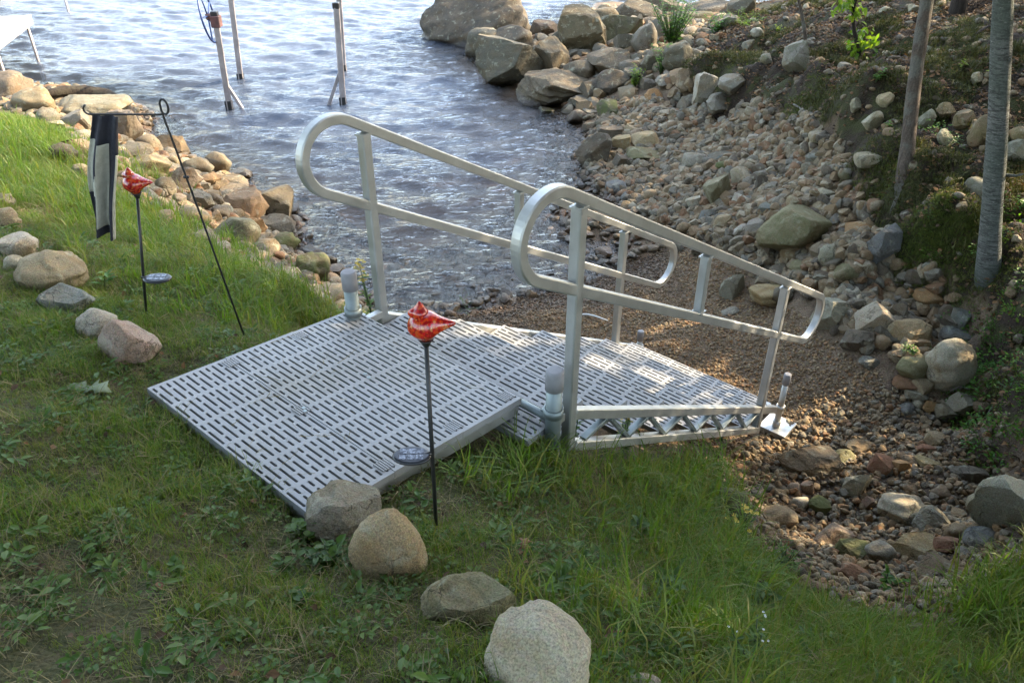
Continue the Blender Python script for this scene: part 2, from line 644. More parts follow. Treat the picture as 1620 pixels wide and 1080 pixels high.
def mat_water():
    k = NT("lake_water")
    p = k.pos()
    dep = k.attr("depth", 'Fac')
    mp = k.n("ShaderNodeMapping")
    mp.inputs['Scale'].default_value = (.8, 2.2, 1.0)
    k.l(p, mp.inputs[0])
    rip = k.math('ADD', k.math('MULTIPLY', k.noise(9, 4, .6, mp.outputs[0], .6), .6), k.math('MULTIPLY', k.noise(24, 3, .6, mp.outputs[0], .4), .22))
    nb = k.bump(rip, .8, .05)
    fr = k.n("ShaderNodeFresnel")
    fr.inputs['IOR'].default_value = 1.333
    k.l(nb, fr.inputs['Normal'])
    gl = k.n("ShaderNodeBsdfGlossy")
    gl.inputs['Roughness'].default_value = .035
    k.l(nb, gl.inputs['Normal'])
    tr = k.n("ShaderNodeBsdfTransparent")
    k.l(k.ramp(dep, [(0, (.93, .92, .88)), (.12, (.84, .77, .63)), (.45, (.28, .28, .22)), (1, (.03, .05, .055))]), tr.inputs[0])
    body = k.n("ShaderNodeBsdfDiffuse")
    body.inputs[0].default_value = (.125, .15, .195, 1)  # pale diffuse colour stands in for sky reflected by the near water
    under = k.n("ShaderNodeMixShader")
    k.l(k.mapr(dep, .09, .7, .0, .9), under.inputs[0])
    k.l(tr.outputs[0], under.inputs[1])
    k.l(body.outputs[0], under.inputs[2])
    mx = k.n("ShaderNodeMixShader")
    k.l(fr.outputs[0], mx.inputs[0])
    k.l(under.outputs[0], mx.inputs[1])
    k.l(gl.outputs[0], mx.inputs[2])
    k.l(mx.outputs[0], k.out.inputs[0])
    return k.m


def mat_bark(name, c1, c2, stripes=False, lichen=None):
    k = NT(name)
    o = k.obj()
    mp = k.n("ShaderNodeMapping")
    mp.inputs['Scale'].default_value = (5.0, 5.0, 34.0) if stripes else (9.0, 9.0, 1.6)
    k.l(o, mp.inputs[0])
    n1 = k.noise(2.2 if stripes else 4, 6, .7, mp.outputs[0], .5)
    if stripes:
        c = k.mix(k.ramp(n1, [(.47, 0.0), (.56, 1.0)]), c1, c2)
        c = k.mix(k.ramp(k.noise(2.2, 5, .7, o), [(.4, 0.0), (.62, .7)]), c, (.10, .12, .095))
        c = k.mix(k.ramp(k.noise(4, 3, .7, mp.outputs[0]), [(.62, 0.0), (.66, .8)]), c, (.36, .355, .32))
    else:
        c = k.mix(k.ramp(n1, [(.35, 0.0), (.65, 1.0)]), c1, c2)
    if lichen:
        c = k.mix(k.ramp(k.noise(3.5, 5, .7, o), [(.5, 0.0), (.6, .6)]), c, lichen)
    fine = k.noise(70, 5, .75, o)
    c = k.mix(1, c, k.ramp(fine, [(.3, .62), (.7, 1.25)]), 'MULTIPLY')
    k.bsdf(c, .9, 0, k.bump(k.math('ADD', n1, k.math('MULTIPLY', fine, .5)), .9, .025), .25)
    return k.m


def mat_glassbird():
    k = NT("mosaic_glass")
    o = k.pos()
    v = k.voro(115, o)
    ed = k.voro(115, o, 'DISTANCE_TO_EDGE')
    cc = k.n("ShaderNodeSeparateColor")
    k.l(v.outputs['Color'], cc.inputs[0])
    c = k.ramp(cc.outputs[0], [(0, (.30, .006, .008)), (.3, (.52, .012, .014)), (.55, (.60, .05, .012)), (.8, (.55, .085, .02)), (.95, (.62, .22, .08))], 'CONSTANT')
    c = k.mix(k.ramp(ed.outputs['Distance'], [(.0, 1.0), (.06, 0.0)]), c, (.22, .02, .012))
    nb = k.bump(k.ramp(ed.outputs['Distance'], [(0, 0.0), (.16, 1.0)]), .08, .003)
    k.bsdf(c, .14, 0, nb, .6, Coat_Weight=.6, Coat_Roughness=.05)
    return k.m


def mat_alu(name, c=(.52, .52, .49), rough=.48):
    k = NT(name)
    p = k.pos()
    n1 = k.noise(6, 5, .65, p)
    cc = k.mix(k.ramp(n1, [(.35, 0.0), (.7, 1.0)]), c, tuple(q * .84 for q in c))
    cc = k.mix(k.ramp(k.noise(40, 4, .8, p), [(.62, 0.0), (.72, .35)]), cc, (.30, .29, .25))
    mp = k.n("ShaderNodeMapping")
    mp.inputs['Scale'].default_value = (6, 6, 160)
    k.l(p, mp.inputs[0])
    nb = k.bump(k.noise(6, 2, .5, mp.outputs[0]), .08, .004)
    k.bsdf(cc, k.mapr(k.noise(14, 4, .6, p), .3, .7, rough * .8, rough * 1.25), .82, nb, .5)
    return k.m


def mat_deck():
    k = NT("deck_plastic")
    p = k.pos()
    n1 = k.noise(4, 6, .7, p)
    c = k.mix(k.ramp(n1, [(.3, 0.0), (.7, 1.0)]), (.33, .33, .325), (.27, .27, .265))
    c = k.mix(k.ramp(k.noise(26, 5, .75, p), [(.58, 0.0), (.72, .5)]), c, (.25, .235, .20))
    c = k.mix(k.ramp(k.noise(1.7, 5, .6, p), [(.48, 0.0), (.7, .5)]), c, (.21, .185, .13))
    nb = k.bump(k.noise(220, 2, .6, p), .25, .004)
    k.bsdf(c, .52, 0, nb, .4)
    return k.m


M = {}
M['terrain'] = mat_terrain()
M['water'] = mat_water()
M['rock'] = mat_rock("granite", True)
M['pebble'] = mat_rock("pebble_stone", False)
M['pebble_warm'] = mat_rock("beach_pebble", False, True)
M['alu'] = mat_alu("brushed_aluminium")
M['galv'] = mat_alu("galvanised_steel", (.30, .34, .33), .55)
M['deck'] = mat_deck()
M['cap'] = mat_simple("grey_rubber_cap", (.30, .29, .29), (.24, .23, .23), .7, 0, 12)
M['black'] = mat_simple("black_coated_steel", (.012, .013, .014), (.02, .02, .02), .42)
M['blackplastic'] = mat_simple("black_plastic", (.014, .015, .018), (.02, .02, .022), .3)
M['flagdark'] = mat_simple("dark_navy_cloth", (.018, .019, .03), (.028, .028, .036), .9, 0, 20, .3, 300)
M['flagcream'] = mat_simple("cream_burlap_cloth", (.50, .49, .41), (.40, .39, .32), .95, 0, 30, .4, 300)
M['bird'] = mat_glassbird()
M['post'] = mat_simple("weathered_lift_post", (.40, .36, .35), (.27, .24, .23), .55, .3, 5)
M['bluewheel'] = mat_simple("blue_painted_metal", (.03, .07, .22), (.02, .04, .12), .4)
M['rust'] = mat_simple("rusty_winch", (.16, .06, .05), (.08, .04, .035), .7)
M['dockwhite'] = mat_simple("white_dock_board", (.22, .22, .22), (.16, .16, .16), .6, 0, 3)
M['birch'] = mat_bark("birch_bark", (.20, .205, .185), (.075, .075, .066), True)
M['bark'] = mat_bark("brown_bark", (.16, .125, .095), (.065, .05, .04), False, (.17, .17, .14))
M['darkbark'] = mat_bark("dark_bark", (.05, .04, .032), (.025, .02, .016))
M['log'] = mat_bark("driftwood_bark", (.055, .042, .03), (.02, .016, .012), False, (.075, .07, .045))
M['grass'] = mat_leafy("grass_blade", (.074, .138, .016), (.118, .200, .025), (.19, .19, .055), .45, .45)
M['straw'] = mat_leafy("dry_straw", (.09, .065, .03), (.17, .135, .065), (.27, .22, .12), .15, .8)
M['weed'] = mat_leafy("weed_leaf", (.05, .10, .018), (.08, .15, .026), (.13, .19, .04), .35, .45)
M['moss'] = mat_leafy("moss_blade", (.025, .03, .008), (.06, .066, .015), (.10, .095, .03), .2, .7)
M['mossbright'] = mat_leafy("green_moss", (.05, .065, .01), (.085, .11, .016), (.13, .14, .03), .2, .7)
M['fern'] = mat_leafy("fern_leaf", (.03, .085, .012), (.07, .17, .02), (.13, .22, .03), .4, .45)
M['brightleaf'] = mat_leafy("young_leaf", (.10, .19, .015), (.17, .26, .025), (.28, .32, .04), .5, .4)
M['treeleaf'] = mat_leafy("tree_leaf", (.025, .05, .012), (.045, .085, .018), (.07, .11, .02), .35, .45)
M['litter'] = mat_leafy("dead_leaf", (.035, .023, .014), (.085, .052, .028), (.19, .10, .04), .1, .8)
M['oakleaf'] = mat_simple("fallen_oak_leaf", (.16, .20, .10), (.12, .15, .07), .6)
M['brownleaf'] = mat_simple("dry_brown_leaf", (.22, .11, .05), (.14, .07, .035), .8)
M['yellow'] = mat_simple("yellow_petal", (.62, .45, .03), (.5, .34, .02), .6)
M['white'] = mat_simple("white_petal", (.7, .7, .66), (.6, .6, .56), .7)
M['stem'] = mat_simple("green_stem", (.07, .11, .03), (.05, .075, .025), .6)
M['twig'] = mat_simple("grey_twig", (.22, .20, .18), (.12, .10, .09), .8)

# ------------------------------------------------------------------ zones
P_LAWN = ppoly("0 166;40 172;95 200;140 235;200 292;245 340;320 380;400 405;470 445;520 478;560 492;640 500;905 715;1000 712;1075 722;1105 750;1140 815;1205 885;1300 955;1390 995;1480 1005;1560 975;1620 940;w 2.6 1.5;w 4 0;w 4 -4;w -14 -4;w -14 8;w -9 11")
P_BANK = ppoly("1040 110;1080 150;1130 175;1200 165;1280 185;1325 215;1335 280;1385 335;1395 375;1425 425;1500 440;1540 490;1545 560;1550 640;1600 700;1620 760;1620 940;w 2.6 1.5;w 4 0;w 4 -6;w 30 -10;w 30 40;w 9 22;1190 5;1120 35;1080 70")
P_COBBLE = ppoly("930 205;985 165;1040 160;1075 175;1130 185;1200 165;1280 190;1325 220;1335 285;1385 340;1395 380;1420 430;1490 445;1525 500;1530 560;1470 600;1400 560;1330 540;1290 490;1230 455;1160 400;1090 370;1010 335;960 320;925 260")
P_BEACH = ppoly("600 505;700 500;760 490;900 455;1000 410;1080 375;1180 425;1260 495;1330 560;1400 600;1440 650;1350 690;1250 720;1100 740;1000 700;700 520")
P_STREAM = ppoly("1060 725;1200 680;1330 630;1440 600;1550 640;1600 700;1620 760;1620 945;1560 975;1490 1005;1390 995;1310 955;1215 885;1145 815;1110 745")

# platform and stair frames (metres)
PC = np.array([-1.642, 2.924, 1.668])
PU = np.array([.65618, .74821, -.09804])
PV = np.array([.75207, -.65907, .00374])
PN = np.array([.0618, .0762, .9952])
PL, PW = 1.1735, 1.22
GD = np.array([.57135, .64911, -.50221])
GV = np.array([.75207, -.65907, .00374])
GH = np.array([.6607, .7506, 0.0])
GO = np.array([.2441, 2.7101, 1.7236]) - GV * 1.5596
GN = np.cross(GD, GV) * -1
GN = GN / np.linalg.norm(GN)
if GN[2] < 0:
    GN = -GN
ZZ = np.array([0, 0, 1.0])
KG = 1.1
CAM3 = np.array([0, 0, CAMZ])
GO2 = CAM3 + KG * (GO - CAM3)


def plat(u, v, n=0.0):
    return PC + PU * u + PV * v + PN * n


def gang(s, v, h=0.0):
    return CAM3 + KG * (GO + GD * s + GV * v + ZZ * h - CAM3)


def terrain():
    def axis(lo, hi, a, b, st):
        core = np.arange(a, b + 1e-6, st)
        left, x, d = [], a, st
        while x > lo:
            d *= 1.25
            x -= d
            left.append(x)
        right, x, d = [], b, st
        while x < hi:
            d *= 1.25
            x += d
            right.append(x)
        return np.array(left[::-1] + list(core) + right)
    xs = axis(-400, 400, -5.6, 5.4, .04)
    ys = axis(-300, 300, .6, 12.0, .04)
    X, Y = np.meshgrid(xs, ys)
    x, y = X.ravel(), Y.ravel()
    xc, yc = np.clip(x, -24, 24), np.clip(y, -11, 44)
    z = H(xc, yc)
    far = np.hypot(x - xc, y - yc)
    lake = (y > 14) & (x < 4 + (y - 14) * .6) & (far > 0)
    z = np.where(lake, np.minimum(z, -2.5), z)
    jx, jy = x + .10 * vnoise(x, y, .16, 1) + .05 * vnoise(x, y, .05, 2), y + .10 * vnoise(x, y, .16, 3) + .05 * vnoise(x, y, .05, 4)
    lawn = inpoly(jx, jy, P_LAWN).astype(float)
    bank = inpoly(jx, jy, P_BANK).astype(float)
    grav = (inpoly(jx, jy, P_COBBLE) | inpoly(jx, jy, P_BEACH) | inpoly(jx, jy, P_STREAM)).astype(float)
    grav = np.maximum(grav, ((z > WATER - .35) & (lawn + bank < .5)).astype(float))
    damp = inpoly(jx, jy, P_STREAM).astype(float) * .9
    damp = np.maximum(damp, inpoly(jx, jy, P_COBBLE) * .75)
    near = np.clip(1.5 - far, 0, 1)
    z = z + near * (lawn * (.022 * vnoise(x, y, .3, 5) + .012 * vnoise(x, y, .09, 6)) + bank * (.12 * vnoise(x, y, .5, 7) + .075 * vnoise(x, y, .19, 8) + .03 * vnoise(x, y, .08, 10))
                    + grav * (1 - bank) * (.018 * vnoise(x, y, .3, 9) + .01 * vnoise(x, y, .1, 11)))
    # hollow under the platform and the stair
    q = np.c_[x, y] - PC[:2]
    u, v = q @ PU[:2] / (PU[:2] @ PU[:2]), q @ PV[:2] / (PV[:2] @ PV[:2])
    inside = (u > .03) & (u < PL) & (v > .03) & (v < PW - .03)
    top = PC[2] + PU[2] * u - .16
    z = np.where(inside, np.minimum(z, top), z)
    q = (np.c_[x, y] - GO2[:2]) / KG
    s, v = q @ GH[:2] / .8648, q @ GV[:2]
    inside = (s > -.1) & (s < 2.9) & (v > .28) & (v < 1.64)
    z = np.where(inside, np.minimum(z, GO2[2] + KG * (GD[2] * np.clip(s, 0, 9) - .26)), z)
    nx, ny = len(xs), len(ys)
    i = (np.arange(ny - 1)[:, None] * nx + np.arange(nx - 1)[None]).ravel()
    f = np.c_[i, i + 1, i + nx + 1, i + nx]
    me = npmesh("terrain", np.c_[x, y, z], f)
    a = me.color_attributes.new("zone", 'FLOAT_COLOR', 'POINT')
    a.data.foreach_set("color", np.c_[lawn, bank, grav, np.ones(len(x))].astype(np.float32).ravel())
    a = me.attributes.new("damp", 'FLOAT', 'POINT')
    a.data.foreach_set("value", damp.astype(np.float32))
    o = link("terrain", me, M['terrain'])
    tag(o, kind="structure")
    return xs, ys, z.reshape(ny, nx)


TX, TY, TZ = terrain()


def G(x, y):
    """height of the built terrain mesh"""
    x, y = np.atleast_1d(x), np.atleast_1d(y)
    i = np.clip(np.searchsorted(TX, x) - 1, 0, len(TX) - 2)
    j = np.clip(np.searchsorted(TY, y) - 1, 0, len(TY) - 2)
    fx = (x - TX[i]) / (TX[i + 1] - TX[i])
    fy = (y - TY[j]) / (TY[j + 1] - TY[j])
    return (TZ[j, i] * (1 - fx) + TZ[j, i + 1] * fx) * (1 - fy) + (TZ[j + 1, i] * (1 - fx) + TZ[j + 1, i + 1] * fx) * fy


def cast(px, py, lift=0.0):
    """where the sight line through a photo point meets the built terrain (raised by lift)"""
    r = ray(px, py)
    X, Y, Zr = r[0] * _T, r[1] * _T, CAMZ + r[2] * _T
    h = G(X, Y) + lift
    k = max(1, int(np.argmax(Zr < h)))
    a, b = Zr[k - 1] - h[k - 1], Zr[k] - h[k]
    f = a / (a - b) if a != b else 0
    t = _T[k - 1] + (_T[k] - _T[k - 1]) * f
    return np.array([r[0] * t, r[1] * t, CAMZ + r[2] * t])


def lake():
    xs = np.concatenate([-np.geomspace(14, 600, 24)[::-1], np.arange(-13.5, 7.01, .055), np.geomspace(7.5, 600, 24)])
    ys = np.concatenate([np.arange(3.6, 25, .05), np.geomspace(25.5, 900, 30)])
    X, Y = np.meshgrid(xs, ys)
    x, y = X.ravel(), Y.ravel()
    r = np.random.default_rng(11)
    z = np.zeros(len(x))
    for k in range(46):
        lam = float(np.exp(r.uniform(math.log(.17), math.log(1.25))))
        th = math.radians(-97 + r.normal(0, 17))
        kx, ky = math.cos(th) * 2 * math.pi / lam, math.sin(th) * 2 * math.pi / lam
        amp = .0080 * lam ** .75
        ph = kx * x + ky * y + r.uniform(0, 6.28) + .9 * vnoise(x, y, 1.7, 40 + k)
        s = np.sin(ph)
        z += amp * (s + .28 * np.cos(2 * ph)) * (.75 + .5 * vnoise(x, y, 2.6, 90 + k))
    bed = H(np.clip(x, -24, 24), np.clip(y, -11, 44))
    dep = np.clip(WATER - bed, 0, 3)
    z *= np.clip(.3 + dep * 2.2, 0, 1)
    # small lines of swash running in to the beach
    sw = np.exp(-((dep - .10 - .02 * vnoise(x, y, .8, 77)) / .02) ** 2) + .8 * np.exp(-((dep - .26 - .05 * vnoise(x, y, .9, 78)) / .035) ** 2)
    z += .022 * sw * (np.abs(x + .1) < 2.2)
    z[(y > 25) | (x < -13.4) | (x > 7)] = 0
    nx, ny = len(xs), len(ys)
    i = (np.arange(ny - 1)[:, None] * nx + np.arange(nx - 1)[None]).ravel()
    f = np.c_[i, i + 1, i + nx + 1, i + nx]
    keep = (np.minimum.reduce([bed[q] for q in f.T]) < WATER + .12) & ~((x[f[:, 0]] > 1.3) & (y[f[:, 0]] < 6.6))
    me = npmesh("lake_water", np.c_[x, y, z + WATER], f[keep])
    a = me.attributes.new("depth", 'FLOAT', 'POINT')
    a.data.foreach_set("value", np.clip(dep / 1.6, 0, 1).astype(np.float32))
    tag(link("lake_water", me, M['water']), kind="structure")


lake()

# ------------------------------------------------------------------ rocks
def ico(sub):
    import bmesh
    bm = bmesh.new()
    bmesh.ops.create_icosphere(bm, subdivisions=sub, radius=1.0)
    bm.verts.ensure_lookup_table()
    v = np.array([q.co[:] for q in bm.verts])
    f = np.array([[q.index for q in fc.verts] for fc in bm.faces])
    bm.free()
    return v, f


ICO = {k: ico(k) for k in (1, 2, 3, 4, 5)}


def n3(p, s, seed):
    return (vnoise(p[:, 0] + 3.1 * p[:, 2], p[:, 1] - 1.7 * p[:, 2], s, seed) + vnoise(p[:, 1] + 2.3 * p[:, 0], p[:, 2] * 1.3 + p[:, 0], s, seed + 1)) / 2


def rock_mesh(name, kind, seed, sub=3):
    r = np.random.default_rng(seed)
    v, f = ICO[sub]
    p = v.copy()
    ncut, lo, hi = {'s': (7, .80, .97), 'r': (13, .62, .93), 'a': (15, .46, .84), 'f': (11, .52, .88)}[kind]
    p = p * (1 + (.2 if kind == 's' else .26) * n3(p, .9, seed)[:, None])
    for _ in range(ncut):
        n = r.normal(size=3)
        n /= np.linalg.norm(n)
        d = r.uniform(lo, hi)
        e = np.maximum(0, p @ n - d)
        soft = .96 if kind == 'a' else .7 if kind == 's' else .88
        p -= (e * soft)[:, None] * n
    if name == 'pear_stone':
        p[:, :2] *= (1.12 - .42 * np.clip(p[:, 2] + .1, 0, 1))[:, None]
    if kind == 'f':
        p[:, 2] = np.clip(p[:, 2], -.62, .58 + .05 * n3(p, .4, seed + 5))
    p = p * (1 + .05 * n3(p, .35, seed + 3)[:, None] + .025 * n3(p, .14, seed + 7)[:, None])
    lo_, hi_ = p.min(0), p.max(0)
    p = (p - (lo_ + hi_) / 2) / (hi_ - lo_)
    me = npmesh(name, p, f)
    if kind in 'af':
        me.set_sharp_from_angle(angle=math.radians({2: 30, 3: 20, 4: 13, 5: 9}[sub]))
    return me


RM = {k: [rock_mesh("stone_shape", k, 100 * i + j * 7 + 3, 3) for j in range(7)] for i, k in enumerate("raf")}
RCD = .72
RC = {'t': (.34, .27, .18), 'T': (.40, .32, .19), 'p': (.46, .43, .37), 'g': (.27, .265, .245), 'G': (.30, .31, .27), 'd': (.115, .105, .095), 'D': (.085, .072, .062),
      'b': (.225, .17, .12), 'k': (.38, .29, .25), 'o': (.38, .225, .11), 'v': (.225, .21, .13), 'V': (.27, .26, .18), 's': (.16, .18, .195), 'w': (.56, .54, .49),
      'r': (.24, .12, .075), 'm': (.15, .135, .08)}
KIND = {'B': ("border_stone", "stone", "stones edging the lawn"), 'S': ("shore_rock", "rock", "rocks along the grassy shore"),
        'P': ("boulder", "boulder", "boulders on the point"), 'C': ("cobble_rock", "rock", "rocks on the cove slope"),
        'T': ("stream_stone", "stone", "stones in the dry stream bed"), 'K': ("bank_rock", "rock", "rocks in the wooded bank")}
